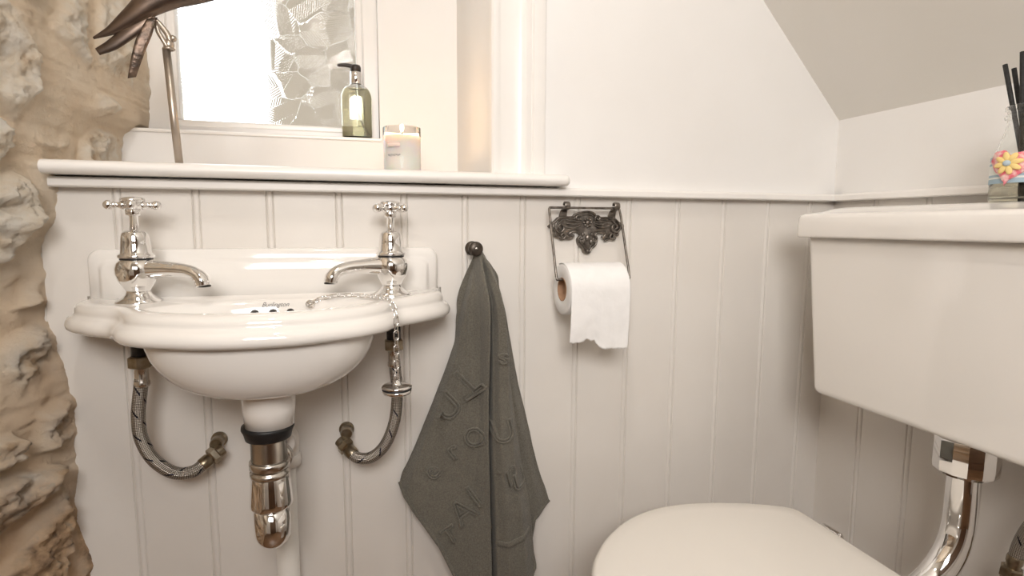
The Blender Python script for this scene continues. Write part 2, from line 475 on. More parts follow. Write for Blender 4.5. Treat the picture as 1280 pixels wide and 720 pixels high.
for z in zs:
    e0, e1 = interp(E0, z)+.003*noise.fractal(Vector((2, z*40, 0)), .8, 2, 5), interp(E1, z)+.0025*noise.fractal(Vector((7, z*50, 0)), .8, 2, 5); row = []
    for y in ys:
        rel, mk, brown_amt, low = stone_at(y, z)
        if y >= 0:
            base = e0+(e1-e0)*sstep(0, .30, y); low_ = 1-sstep(.93, 1.0, z); fade = 1-low_*.75*(1-sstep(0, .03, y))
            fade *= 1-.75*sstep(.22, .30, y)
        else:
            low_ = 1-sstep(.93, 1.0, z); base = e0+.5*y*(1-.5*(1-low_)); fade = 1-low_*.8*(1-sstep(0, .035, -y))
            base += -.012*(1-sstep(0, .02, -y))*0
        ext = 0 if y > 0 else .014*sstep(0, .05, -y)*low_
        x = base+ext+(rel-.008)*fade
        near = (1-sstep(.0, .028, abs(y)))*low_
        v = bm.verts.new((x, y, z))
        v[lay] = (mk*(1-near), max(brown_amt, 0), low)
        if near and low > .2: v[lay] = (mk*(1-near)+.9*near*low, max(brown_amt, low*near), low)
        row.append(v)
    grid.append(row)
for a, b in zip(grid, grid[1:]):
    for i in range(len(ys)-1): bm.faces.new((a[i], a[i+1], b[i+1], b[i]))
# give the wall its body
bk = [[bm.verts.new((-.62, y, z)) for y in (ys[0], ys[-1])] for z in (zs[0], zs[-1])]
bm.faces.new((bk[0][0], bk[1][0], bk[1][1], bk[0][1]))
bm.faces.new([r[0] for r in grid]+[bk[1][0], bk[0][0]]); bm.faces.new([r[-1] for r in grid]+[bk[1][1], bk[0][1]])
bm.faces.new(grid[0]+[bk[0][1], bk[0][0]]); bm.faces.new(grid[-1]+[bk[1][1], bk[1][0]])
struct(link('wall_left', bm, STONE))

# ------------------------------------------------------------------ wash basin
BX = .207
half = [(.0, .2515), (.05, .2465), (.10, .2265), (.13, .2085), (.152, .186), (.164, .1645), (.1735, .149), (.184, .139), (.197, .1295), (.209, .120), (.222, .1075), (.237, .092), (.249, .075), (.256, .056), (.2575, .036), (.254, .016), (.2515, .0)]
hc = catmull([(-half[1][0], half[1][1], 0)]+[(u, v, 0) for u, v in half], 8)[8:]
front = [(-p.x, p.y) for p in hc[::-1]] + [(p.x, p.y) for p in hc[1:]]      # left wall end -> front -> right wall end
back = [(.2515-.503*k/40, 0) for k in range(1, 40)]
outline = front+back; NO = len(outline); CV = .13
def normals(o):
    out = []
    for i in range(len(o)):
        a, b = o[i-1], o[(i+1) % len(o)]
        t = Vector((b[0]-a[0], b[1]-a[1])).normalized(); out.append(Vector((t.y, -t.x)))
    return out
nrm = normals(outline)
if nrm[len(front)//2].y > 0: nrm = [-n for n in nrm]                        # inward (towards the wall at the front)
def smoothed(it):
    o = [Vector(p) for p in outline]; nf = len(front)
    for _ in range(it):
        o = [o[i] if (i < 3 or i >= nf-3) else (o[i-1]+o[i]*2+o[i+1])/4 for i in range(len(o))]
    return [(p.x, p.y) for p in o]
SMO = {}
def off(d, z):
    r = []; it = int(max(0, d-.006)*9000)
    if it not in SMO:
        so = smoothed(it); sn = normals(so)
        if sn[len(front)//2].y > 0: sn = [-n for n in sn]
        SMO[it] = (so, sn)
    so, nrm = SMO[it]
    for i, (u, v) in enumerate(so):
        if i >= len(front) or v < 1e-6: r.append((u, max(0, v), z)); continue
        k = sstep(0, .03, v)
        r.append((u+nrm[i].x*d*(.4+.6*k), max(0, v+nrm[i].y*d*k), z))
    return r
def ell(a, b, cv, z, pw=2.0):
    r = []
    for (u, v) in outline:
        th = atan2(v-CV, u); c, s = cos(th), sin(th)
        k = (abs(c/a)**pw+abs(s/b)**pw)**(-1/pw)
        r.append((k*c, cv+k*s, z))
    return r
rings = [ell(.031, .031, .142, .637), ell(.0325, .0325, .142, .66), ell(.034, .034, .142, .680), ell(.04, .039, .142, .684)]
for k in range(1, 10):
    a = k/9*pi/2
    rings.append(ell(.04+(.139-.04)*sin(a)**.95, .039+(.098-.039)*sin(a)**.95, .142-.004*sin(a), .684+.081*(1-cos(a)), 2.1))
rings += [off(.03, .765), off(.010, .7625), off(.003, .7612), off(.0, .7645), off(-.001, .769), off(.0, .7735), off(.0025, .7780), off(.006, .7805), off(.0085, .7825), off(.0095, .7845), off(.0095, .787), off(.0100, .7905), off(.0120, .7945), off(.0160, .7973), off(.023, .7982), off(.031, .7968)]
OA, OB, OC = .136, .070, .150
rings += [ell(OA+.008, OB+.004, OC, .7958), ell(OA, OB, OC, .7943), ell(OA-.005, OB-.003, OC, .790), ell(OA-.010, OB-.0055, OC, .780), ell(OA-.02, OB-.010, OC, .762), ell(OA-.045, OB-.02, OC, .735), ell(.07, .04, OC-.002, .715), ell(.03, .025, OC-.004, .708), ell(.02, .02, OC-.004, .706)]
BAS = lambda p: (BX+p[0], -p[1]-.0005, p[2])
bm = loft([[BAS(p) for p in r] for r in rings])
basin = thing('wash_basin', 'small white ceramic wall hung cloakroom basin with moulded rim and two taps', 'basin', (BX, 0, .637))
def atloc(o, loc): o.matrix_parent_inverse = Matrix.Translation([-c for c in loc]); return o
BL = (BX, 0, .637)
bowl = atloc(link('basin_bowl', bm, CERAMIC, basin), BL)
bowl.data.update()
# upstand at the back
def rrect(x0, x1, z0, z1, r, n=6):
    pts = [(x0, z0), (x1, z0)]
    pts += [(x1-r+r*cos(a), z1-r+r*sin(a)) for a in [pi/2*k/n for k in range(n+1)]]
    pts += [(x0+r+r*cos(a), z1-r+r*sin(a)) for a in [pi/2+pi/2*k/n for k in range(n+1)]]
    return pts
def inset(pts, d, zmin):
    x0 = min(p[0] for p in pts); x1 = max(p[0] for p in pts); z1 = max(p[1] for p in pts)
    cx = (x0+x1)/2; hw = (x1-x0)/2
    return [(cx+(x-cx)*(hw-d)/hw, zmin+(z-zmin)*((z1-zmin)-d)/(z1-zmin)) for x, z in pts]
o0 = rrect(-.0365, .4505, .786, .8645, .016)
R = []
for d, y in ((0, 0.0), (0, .012), (.0015, .0155), (.004, .0172), (.013, .0180), (.0155, .0190), (.0175, .0225), (.0215, .0245), (.04, .0255)):
    R.append([(x, -y-.0003, z) for x, z in inset(o0, d, .786)])
atloc(link('upstand', loft(R), CERAMIC, basin), BL)
# overflow holes and the maker's script, laid on the bowl's inner back face
def bvh_of(o):
    b = bmesh.new(); b.from_mesh(o.data); t = BVHTree.FromBMesh(b); b.free(); return t
bt = bvh_of(bowl)
def cast(t, p, d):
    h = t.ray_cast(Vector(p), Vector(d)); return h[0], h[1]
for hx in (.186, .2095, .2325):
    p, n = cast(bt, (hx, -.15, .7772), (0, 1, 0))
    if p is None: continue
    if n.y > 0: n = -n
    atloc(link('overflow_hole', lathe([(.0055, -.004), (.0057, .0004), (.0048, .0009), (.0038, .0006), (.0001, .0005)], 20, p, n), DARKHOLE, basin), BL)
def text_mesh(s, size, shear=0, res=3, extrude=0, outline=0):
    c = bpy.data.curves.new('txt', 'FONT'); c.body = s; c.size = size; c.shear = shear; c.align_x = 'CENTER'; c.align_y = 'CENTER'
    c.resolution_u = res; c.extrude = extrude
    if outline: c.fill_mode = 'NONE'; c.bevel_depth = outline; c.bevel_resolution = 1
    o = bpy.data.objects.new('txt', c); COL.objects.link(o)
    dg = bpy.context.evaluated_depsgraph_get()
    me = bpy.data.meshes.new_from_object(o.evaluated_get(dg))
    b = bmesh.new(); b.from_mesh(me)
    bpy.data.objects.remove(o); bpy.data.meshes.remove(me); bpy.data.curves.remove(c)
    return b
def snap_text(b, cx, cz, tree, y_from, lift, rot=0):
    for v in b.verts:
        x, z = v.co.x, v.co.y; dz = v.co.z
        X = cx+x*cos(rot)-z*sin(rot); Z = cz+x*sin(rot)+z*cos(rot)
        h = tree.ray_cast(Vector((X, y_from, Z)), Vector((0, 1, 0)))
        q = h[0] if h[0] else Vector((X, -.09, Z))
        nn = h[1] if h[0] else Vector((0, -1, 0))
        if nn.y > 0: nn = -nn
        v.co = q+nn*(lift+dz) if h[0] else q+Vector((0, -dz, 0))
    return b
b = text_mesh('Burlington', .0085, .45)
bmesh.ops.triangulate(b, faces=b.faces[:])
bmesh.ops.subdivide_edges(b, edges=b.edges[:], cuts=1, use_grid_fill=True)
atloc(link('lettering', snap_text(b, .2125, .7885, bt, -.15, .0008), INK, basin, smooth=False), BL)['label'] = 'grey script lettering printed inside the bowl'

# ------------------------------------------------------------------ taps
def make_tap(x, y, z, sgn, label):
    t = thing('pillar_tap', label, 'tap', (x, y, z), 'basin taps')
    body = [(.0275, 0), (.0285, .0012), (.027, .0032), (.021, .007), (.0158, .0115), (.0142, .0150), (.0150, .0178), (.0180, .0225), (.0225, .0300), (.0254, .0390), (.0257, .0455), (.0236, .0530), (.0203, .0567), (.0195, .0575)]
    link('tap_body', lathe(body, 48), CHROME, t)
    link('seal_ring', lathe([(.0188, .0572), (.0192, .058), (.0192, .0592), (.0185, .0598)], 40), RUBBER, t)
    bell = [(.0188, .0595), (.0212, .0600), (.0218, .0618), (.0212, .0640), (.0192, .0652), (.0180, .067), (.0170, .080), (.0162, .0880), (.0148, .0925), (.0120, .0950), (.0070, .0962), (.0055, .0962)]
    link('bonnet', lathe(bell, 48), CHROME, t)
    link('spindle', lathe([(.0056, .094), (.0056, .115), (.0085, .1155), (.0092, .117), (.0092, .1225), (.0080, .1245)], 32), CHROME, t)
    h = link('cross_handle', lathe([(.0075, .1235), (.0115, .125), (.0120, .1330), (.0100, .1340)], 32), CHROME, t)
    link('index_cap', lathe([(.0125, .1332), (.0142, .1340), (.0146, .1355), (.0138, .1375), (.0105, .1390), (.0045, .1398), (.0001, .14)], 40), CHROME, h)
    for k in range(4):
        a = (.25 if sgn > 0 else .8)+k*pi/2; d = Vector((cos(a), sin(a), 0))
        c = Vector((0, 0, .1288))
        b = lathe([(.0062, .010), (.0058, .0125), (.0040, .0150), (.0036, .0190), (.0050, .0205), (.0036, .0220)], 20, c, d)
        join(b, sphere(c+d*.0262, .0063, 20))
        link('handle_arm', b, CHROME, h)
    # spout: swells out of the body, runs along and turns down at its end
    dx, dy = .938*sgn, -.346
    pts = [(.008, .0440), (.022, .0448), (.040, .0450), (.058, .0443), (.072, .0425), (.083, .0380), (.0895, .0310), (.0915, .0235)]
    path = catmull([(dx*d, dy*d, h) for d, h in pts], 8)
    rad = lambda s: interp([(0, .0150), (.16, .0128), (.34, .0102), (.55, .0085), (.72, .0086), (.85, .0096), (1, .0094)], s)
    link('spout', tube(path, rad, 28, sx=1.12), CHROME, t)
    e = Vector((dx*.0915, dy*.0915, .0235))
    link('outlet', lathe([(.0085, .0006), (.0085, -.0012), (.0078, -.0014), (.0072, .002)], 24, e), DARKHOLE, t)
    return t
make_tap(.0425, -.071, .7958, 1, 'chrome cross handle tap on left end of basin beside the stone wall')
make_tap(.3735, -.071, .7958, -1, 'chrome cross handle tap on right end of basin beside the plug chain')

# ------------------------------------------------------------------ plug on its chain
plug = thing('basin_plug', 'round chrome plug hanging on a chain over right basin rim', 'plug', (.3715, -.168, .675))
PL = (.3715, -.168, .675)
atloc(link('plug_disc', lathe([(.0001, .0), (.0165, .0), (.0185, .001), (.0195, .003), (.0195, .0060), (.0001, .0061)], 40, (.3715, -.168, .6725)), CHROME, plug), PL)
atloc(link('plug_seal', lathe([(.0188, .0055), (.0198, .0062), (.0198, .0078), (.0185, .0085)], 40, (.3715, -.168, .6725)), RUBBER, plug), PL)
atloc(link('plug_top', lathe([(.0190, .0082), (.0202, .0090), (.0202, .0108), (.0180, .0122), (.0080, .0128), (.0055, .0150), (.0050, .0180), (.0001, .0195)], 40, (.3715, -.168, .6725)), CHROME, plug), PL)
path = catmull([(.2595, -.093, .7890), (.272, -.0925, .7955), (.290, -.0940, .7995), (.315, -.102, .8010), (.340, -.116, .8005), (.355, -.135, .8005), (.3655, -.1545, .7985), (.3705, -.1655, .787), (.372, -.1690, .772), (.3718, -.169, .73), (.3715, -.168, .693)], 30)
acc = [0]
for a, b in zip(path, path[1:]): acc.append(acc[-1]+(b-a).length)
def along(s):
    for i in range(len(acc)-1):
        if s <= acc[i+1]:
            f = (s-acc[i])/max(1e-9, acc[i+1]-acc[i]); return path[i].lerp(path[i+1], f), (path[i+1]-path[i]).normalized()
    return path[-1], (path[-1]-path[-2]).normalized()
pitch = .0100; s = .006; k = 0
while s < acc[-1]:
    c, t = along(s)
    ref = Vector((0, 1, .3)).normalized() if t.z < -.5 else Vector((0, -.45, 1)).normalized()
    u = t.cross(ref).normalized(); w = u.cross(t).normalized()
    side = u if k % 2 == 0 else (u*.35+w).normalized()
    if t.z < -.5: side = (u+w*.5).normalized() if k % 2 == 0 else (w-u*.5).normalized()
    lp = []
    for q in range(24):
        a = 2*pi*q/24
        lx = .0032*cos(a)+(.0034 if cos(a) > 0 else -.0034); ly = .0036*sin(a)
        lp.append(c+t*lx+side*ly)
    atloc(link('chain_link', tube(lp, .0009, 8, closed=True), CHROME, plug), PL)
    s += pitch; k += 1
p, n = cast(bt, (.2595, -.15, .788), (0, 1, 0))
p = p or Vector((.2595, -.08, .784)); 
b = lathe([(.0068, .0), (.0070, .0018), (.0055, .0038), (.0030, .0046), (.0028, .006), (.0001, .0064)], 28, p, (0, -1, .25))
atloc(link('chain_stay', b, CHROME, plug), PL)

# ------------------------------------------------------------------ hoses under the basin
def hexnut(c, axis, r, h, m_bev=.0015):
    return lathe([(r*.8, 0), (r, .0018), (r, h-.0018), (r*.8, h)], 6, c, axis)
def make_hose(pts, wall, label, loc, r=.0088):
    t = thing('supply_hose', label, 'hose', loc, 'braided hoses under the basin')
    fix = lambda o: atloc(o, loc)
    x, y, z = pts[0]
    fix(link('threaded_tail', lathe([(.0105, 0), (.0105, .7642-z-.022)], 24, (x, y, z+.022)), RUBBER, t))
    fix(link('hose_nut', hexnut((x, y, z+.014), (0, 0, 1), .0152, .017), BRASSN, t, smooth=False))
    fix(link('hose_ferrule', lathe([(.0088, -.012), (.0098, -.010), (.0098, -.005), (.0088, -.003), (.0088, .014), (.0105, .016)], 28, (x, y, z)), STEEL, t))
    path = catmull(pts, 14)
    fix(link('braided_hose', tube(path, r, 24), BRAID, t))
    e = path[-1]; d = (path[-1]-path[-6]).normalized()
    b = lathe([(.0092, -.008), (.0100, -.006), (.0100, .004), (.0088, .006), (.0088, .010)], 28, e, d)
    join(b, hexnut(e+d*.007, d, .0135, .011)); join(b, lathe([(.0095, 0), (.0095, .010)], 24, e+d*.017, d))
    fix(link('valve_body', b, BRASSN, t, angle=35))
    w = Vector(wall)
    b = lathe([(.0001, 0), (.0118, 0), (.0118, .003), (.0098, .005), (.0092, .0055), (.0092, .018), (.0098, .020), (.0085, .026), (.0001, .0265)], 28, w, (0, -1, 0))
    fix(link('wall_flange', b, BRASSN, t, angle=35))
    return t
make_hose([(.0365, -.064, .691), (.0340, -.064, .675), (.029, -.063, .64), (.030, -.062, .605), (.043, -.061, .572), (.066, -.058, .549), (.088, -.051, .545), (.1035, -.040, .553)], (.114, -.0005, .572),
          'braided hose below the left tap curving right to the panelled wall', (.0375, -.064, .70))
make_hose([(.3755, -.064, .696), (.377, -.064, .678), (.379, -.064, .64), (.374, -.064, .597), (.359, -.062, .560), (.338, -.058, .541), (.318, -.050, .539), (.3075, -.040, .546)], (.3015, -.0005, .570),
          'braided hose below the right tap behind the hanging plug', (.3745, -.064, .705))

# ------------------------------------------------------------------ bottle trap and waste pipe
TX, TY = .2045, -.1425
trap = thing('bottle_trap', 'chrome bottle trap hanging below the centre of the basin', 'trap', (TX, TY, .46))
TL = (TX, TY, .46)
def tp(name, prof, m, n=48, parent=None, **k):
    return atloc(link(name, lathe(prof, n, (TX, TY, 0)), m, trap, **k), TL)
tp('rubber_washer', [(.024, .638), (.0325, .637), (.0330, .633), (.0310, .629), (.0300, .626), (.0285, .6195), (.0225, .618)], RUBBER)
thr = [(.0195, .622)]
z = .617
while z > .588: thr += [(.0228, z), (.0215, z-.0012)]; z -= .0024
tp('threaded_tail', thr+[(.0195, .582)], STEEL)
tp('collar_nut', [(.0215, .589), (.0250, .588), (.0255, .585), (.0255, .579), (.0235, .5775), (.0228, .576), (.0228, .5745), (.0250, .5735), (.0252, .569), (.0240, .5665)], STEEL)
tp('trap_body', [(.0225, .569), (.0240, .566), (.0248, .560), (.0272, .5320), (.0275, .5275), (.0268, .5250), (.0245, .5235)], CHROME)
cup = [(.0232, .5265), (.0232, .489)]+[(.0232*cos(a), .489-.0255*sin(a)) for a in [pi/2*k/10 for k in range(1, 10)]]+[(.0003, .4635)]
tp('trap_cup', cup, CHROME)
out = catmull([(TX, TY, .577), (TX+.006, -.10, .578), (TX+.010, -.06, .579), (TX+.0105, -.045, .579)], 6)
atloc(link('outlet_pipe', tube(out, .0155, 28), CHROME, trap), TL)
atloc(link('outlet_nut', lathe([(.017, 0), (.0195, .002), (.0195, .012), (.017, .014)], 28, (TX+.006, -.118, .578), (.1, 1, 0)), STEEL, trap), TL)
WL = (.212, -.025, 0)
wp = thing('waste_pipe', 'white plastic waste pipe running down the wall behind the trap', 'pipe', WL)
bend = catmull([(.2145, -.062, .579), (.2145, -.045, .579), (.2140, -.031, .574), (.2130, -.0235, .560), (.2125, -.0225, .54)], 8)
atloc(link('elbow', tube(bend, .0175, 28), PVC, wp), WL)
atloc(link('elbow_collar', lathe([(.018, 0), (.0205, .001), (.0205, .016), (.018, .018)], 32, (.2122, -.0225, .528)), PVC, wp), WL)
atloc(link('pipe', lathe([(.0168, 0), (.0168, .54)], 32, (.2075, -.0225, .0)), PVC, wp), WL)

# ------------------------------------------------------------------ hook and towel
HL = (.511, 0, .862)
hook = thing('coat_hook', 'small dark bronze knob hook screwed to the panelled wall above towel', 'hook', HL)
atloc(link('hook_plate', lathe([(.0115, 0), (.0120, .0015), (.0095, .004), (.0055, .0055), (.0050, .024), (.0065, .0275)], 32, (.511, 0, .862), (0, -1, 0)), BRONZE, hook), HL)
atloc(link('knob', lathe([(.0060, .026), (.0108, .0275), (.0120, .0300), (.0120, .0325), (.0105, .0350), (.0060, .0365), (.0001, .0368)], 36, (.511, 0, .862), (0, -1, 0)), BRONZE, hook), HL)
atloc(link('screw', lathe([(.0022, 0), (.0026, .0008), (.0012, .0016), (.0001, .0017)], 16, (.511, -.0366, .863), (0, -1, 0)), STEEL, hook), HL)

cols = [  # each column top -> bottom in (x, z), and how far it stands off the wall lower down
    ([(.5150, .8485), (.4962, .816), (.484, .7819), (.4824, .746), (.4808, .7112), (.4717, .6824), (.4438, .6092), (.4016, .5131), (.3899, .4895), (.3845, .470)], .005),
    ([(.5152, .8495), (.4990, .812), (.488, .775), (.487, .735), (.484, .700), (.474, .665), (.448, .595), (.412, .505), (.399, .465), (.3914, .4525)], .024),
    ([(.5155, .8500), (.5040, .812), (.496, .77), (.495, .725), (.488, .665), (.474, .60), (.456, .54), (.436, .475), (.420, .44), (.4109, .4205)], .033),
    ([(.5160, .8505), (.5090, .815), (.505, .77), (.505, .72), (.501, .645), (.494, .57), (.484, .50), (.470, .43), (.456, .39), (.4464, .3639)], .040),
    ([(.5170, .8508), (.5145, .815), (.515, .77), (.516, .71), (.514, .63), (.510, .55), (.503, .47), (.492, .40), (.482, .35), (.4733, .3027)], .046),
    ([(.5180, .8510), (.5185, .815), (.5215, .77), (.522, .71), (.521, .62), (.519, .53), (.518, .45), (.515, .37), (.509, .31), (.501, .258)], .055),
    ([(.5190, .8508), (.5215, .815), (.5255, .775), (.5260, .71), (.525, .62), (.5245, .53), (.5265, .45), (.5285, .37), (.5295, .31), (.528, .240)], .058),
    ([(.5195, .8505), (.5245, .815), (.5298, .775), (.5305, .71), (.530, .62), (.529, .53), (.532, .45), (.5345, .37), (.536, .31), (.5365, .250)], .004),
    ([(.5200, .8505), (.5268, .815), (.5338, .775), (.5350, .71), (.535, .62), (.534, .53), (.537, .45), (.540, .37), (.542, .31), (.543, .250)], .062),
    ([(.5215, .8500), (.5310, .815), (.5380, .775), (.5415, .72), (.543, .63), (.545, .54), (.550, .46), (.556, .38), (.560, .31), (.562, .252)], .072),
    ([(.5225, .8495), (.5370, .812), (.5450, .775), (.5510, .72), (.556, .63), (.562, .55), (.570, .47), (.579, .395), (.586, .32), (.590, .268)], .068),
    ([(.5235, .8485), (.5415, .808), (.5500, .765), (.5570, .71), (.5655, .63), (.574, .56), (.586, .49), (.597, .43), (.604, .365), (.609, .305)], .050),
    ([(.5235, .8480), (.5425, .808), (.5510, .765), (.5575, .71), (.5655, .63), (.574, .56), (.588, .49), (.600, .43), (.609, .375), (.6125, .335)], .017),
    ([(.5250, .8475), (.5480, .812), (.5550, .775), (.5620, .725), (.573, .64), (.586, .565), (.600, .50), (.616, .44), (.622, .40), (.6202, .3727)], .014),
    ([(.5260, .8465), (.5532, .8195), (.5581, .7931), (.5687, .7533), (.5774, .7019), (.5921, .6223), (.6086, .5534), (.6296, .4694), (.645, .425), (.6522, .400)], .004),
]
NT = 150; NCS = 12
curves = []
for pts, w in cols:
    c = catmull([(x, 0, z+(.0075 if z > .845 else 0)) for x, z in pts], 20); c = [(p.x, p.z) for p in c]
    a = [0]
    for p, q in zip(c, c[1:]): a.append(a[-1]+sqrt((p[0]-q[0])**2+(p[1]-q[1])**2))
    res = []; j = 0
    for i in range(NT+1):
        s = a[-1]*i/NT
        while j < len(a)-2 and a[j+1] < s: j += 1
        f = (s-a[j])/max(1e-9, a[j+1]-a[j]); res.append((c[j][0]+(c[j+1][0]-c[j][0])*f, c[j][1]+(c[j+1][1]-c[j][1])*f))
    curves.append(res)
bm = bmesh.new(); rows = []
for i in range(NT+1):
    t = i/NT; row = []
    for k in range(len(cols)-1):
        for q in range(NCS if k < len(cols)-2 else NCS+1):
            f = q/NCS; fs = f*f*(3-2*f)
            x = curves[k][i][0]*(1-f)+curves[k+1][i][0]*f; z = curves[k][i][1]*(1-f)+curves[k+1][i][1]*f
            w = cols[k][1]*(1-fs)+cols[k+1][1]*fs
            uu = (k+f)/(len(cols)-1)
            top = .012+.016*sin(uu*pi)
            w = top+(w-top)*sstep(.0, .16, t)
            w += .009*sin(uu*17+1)*sstep(0, .05, t)*(1-sstep(.15, .5, t))
            xd = interp([(.70, .4775), (.735, .4845), (.775, .4945), (.81, .5040), (.838, .5120)], z)     # rear layer left of the diagonal front fold
            if z > .69 and x < xd+.004: w += (min(w, .011)-w)*(1-sstep(xd-.001, xd+.004, x))*sstep(.695, .72, z)
            w += .0055*noise.noise(Vector((x*16, 0, z*12)))*sstep(.1, .4, t)+.0012*noise.noise(Vector((x*60, 4, z*60)))
            row.append(bm.verts.new((x, -max(.0022, w), z)))
    rows.append(row)
for a, b in zip(rows, rows[1:]):
    for i in range(len(a)-1): bm.faces.new((a[i], a[i+1], b[i+1], b[i]))
tw = thing('hand_towel', 'dark grey embossed terry towel draped from knob hook between basin and toilet roll', 'towel', HL)
cloth = atloc(link('towel_cloth', bm, TERRY, tw), HL)
tt = bvh_of(cloth)
mod_solid(cloth, .003, 0)
for ch, cx, cz, sz, rot in (('T', .4915, .6440, .066, 222), ('U', .4640, .6000, .058, 42), ('O', .5060, .5500, .044, 30), ('U', .5480, .5640, .050, 12), ('r', .4700, .5270, .044, 35), ('e', .4360, .4950, .044, 35), ('T', .5570, .4860, .044, 14), ('U', .5790, .4740, .044, 14), ('A', .4850, .4230, .056, 38), ('l', .5050, .4480, .056, 35), ('T', .4640, .3830, .042, 30), ('s', .5480, .6900, .036, 10)):
    b = text_mesh(ch, sz, 0, 4, 0, .0019)
    snap_text(b, cx, cz, tt, -.2, .0026, math.radians(rot))
    atloc(link('embossed_letter', b, TERRY, tw), HL)
# raised woven band across the lower right fold
b = bmesh.new(); rws = []
for i in range(25):
    f = i/24; x = .5405+.058*f; z = .369+.013*f*f; r = []
    for dz in (-.005, -.004, -.001, .001, .004, .005):
        h = tt.ray_cast(Vector((x, -.2, z+dz)), Vector((0, 1, 0)))
        y = h[0].y if h[0] else -.05
        r.append(b.verts.new((x, y-(.0022 if abs(dz) > .0045 else .0042), z+dz)))
    rws.append(r)
for a, c in zip(rws, rws[1:]):
    for i in range(5): b.faces.new((a[i], a[i+1], c[i+1], c[i]))
o = atloc(link('woven_band', b, TERRY, tw), HL); mod_solid(o, .001, -1)
# stitched hem along the lower edges
edge = [rows[int(NT*.975)+0][i].co.copy() if False else None for i in range(0)]
me = cloth.data; W = (len(cols)-1)*NCS+1
hem = [me.vertices[NT*W+i].co.copy() for i in range(W)]
for seg in (hem[:6*NCS], hem[8*NCS:]):
    pth = [p+Vector((0, -.0012, .002)) for p in seg[::2]]
    atloc(link('hem', tube(pth, .0032, 10), TERRY, tw), HL)

# ------------------------------------------------------------------ toilet roll holder and roll
RL = (.7172, 0, .905)
hold = thing('toilet_roll_holder', 'ornate dark cast iron toilet roll holder screwed to the panelled wall', 'toilet roll holder', RL)
plate = [(.6438, .8995), (.652, .9056), (.6583, .9116), (.6638, .9154), (.6794, .9161), (.6887, .917), (.6943, .9214), (.7017, .924), (.7167, .9268), (.7282, .9243), (.734, .9182), (.7418, .9157), (.7553, .9158), (.7631, .9137), (.7709, .9138), (.7789, .9071), (.7869, .9036), (.788, .8974), (.7812, .8947), (.7784, .8894), (.7786, .8831), (.7717, .8823), (.767, .876), (.7592, .8752), (.7524, .8734), (.7494, .8788), (.7522, .8841), (.7502, .8867), (.7405, .8872), (.7329, .8841), (.736, .8753), (.7333, .8647), (.7258, .8594), (.723, .8524), (.7183, .8498), (.7106, .8525), (.7077, .8596), (.7, .8666), (.6979, .8771), (.7025, .8823), (.6986, .8884), (.6911, .8902), (.6818, .8858), (.6875, .8798), (.6829, .8763), (.6745, .8772), (.6633, .8789), (.656, .8807), (.6549, .8893), (.6484, .8953)]
pc = [(p.x, p.z) for p in catmull([(x, 0, z) for x, z in plate], 4, True)]
b = prism(pc, -.0002, -.0050, .0012, 2)
atloc(link('back_plate', b, IRON, hold, angle=50), RL)
b = tube([(x+(.717-x)*.035, -.0066, z+(.895-z)*.05) for x, z in pc], .0017, 8, True)
for q in (.16,):
    join(b, tube([(x+(.717-x)*q, -.0064, z+(.893-z)*q*1.3) for x, z in pc if True], .0011, 6, True))
def curl(cx, cz, r0, turns, a0, sg=1, rr=.0019):
    return tube([(cx+r0*(1-.8*t)*cos(a0+sg*turns*2*pi*t), -.0080, cz+r0*(1-.8*t)*sin(a0+sg*turns*2*pi*t)) for t in [k/36 for k in range(37)]], lambda t: rr*(1-.3*t), 8)
for (cx, cz, r0, tn, a0, sg) in ((.6655, .897, .0105, 1.4, 2.2, 1), (.7700, .897, .0105, 1.4, .9, -1), (.6700, .8825, .0065, 1.2, 3.4, 1), (.7650, .8815, .0065, 1.2, -.3, -1), (.7050, .876, .0060, 1.1, 2.0, 1), (.7300, .876, .0060, 1.1, 1.1, -1), (.6980, .9130, .0060, 1.1, -.6, 1), (.7360, .9130, .0060, 1.1, 3.7, -1)):
    join(b, curl(cx, cz, r0, tn, a0, sg))
for s2 in (-1, 1):
    for dz, dd in ((.004, .020), (-.004, .021), (0, .018)):
        join(b, tube(catmull([(.7172+s2*.012, -.0068, .905+dz*.6), (.7172+s2*.024, -.0082, .902+dz*1.3), (.7172+s2*(.022+dd), -.0068, .904+dz*1.6)], 8), .0014, 8))
atloc(link('scrollwork', b, IRON, hold), RL)
b = sphere((.7172, -.007, .906), .0042, 16, (1, .6, 1))
for k in range(8):
    a = k*pi/4; join(b, sphere((.7172+.0066*cos(a), -.0066, .906+.0066*sin(a)), .0026, 12, (1, .7, 1)))
atloc(link('flower_boss', b, IRON, hold), RL)
b = sphere((.7172, -.0075, .8790), .0052, 16, (.9, .7, 1.2))
join(b, sphere((.7180, -.0075, .8555), .0042, 14, (1, .8, 1)))
for sx_ in (-1, 1):
    join(b, sphere((.7172+sx_*.0075, -.007, .872), .0036, 12, (1, .7, 1.4))); join(b, sphere((.7172+sx_*.0085, -.0065, .885), .003, 12, (1, .7, 1.2)))
atloc(link('shell_boss', b, IRON, hold), RL)
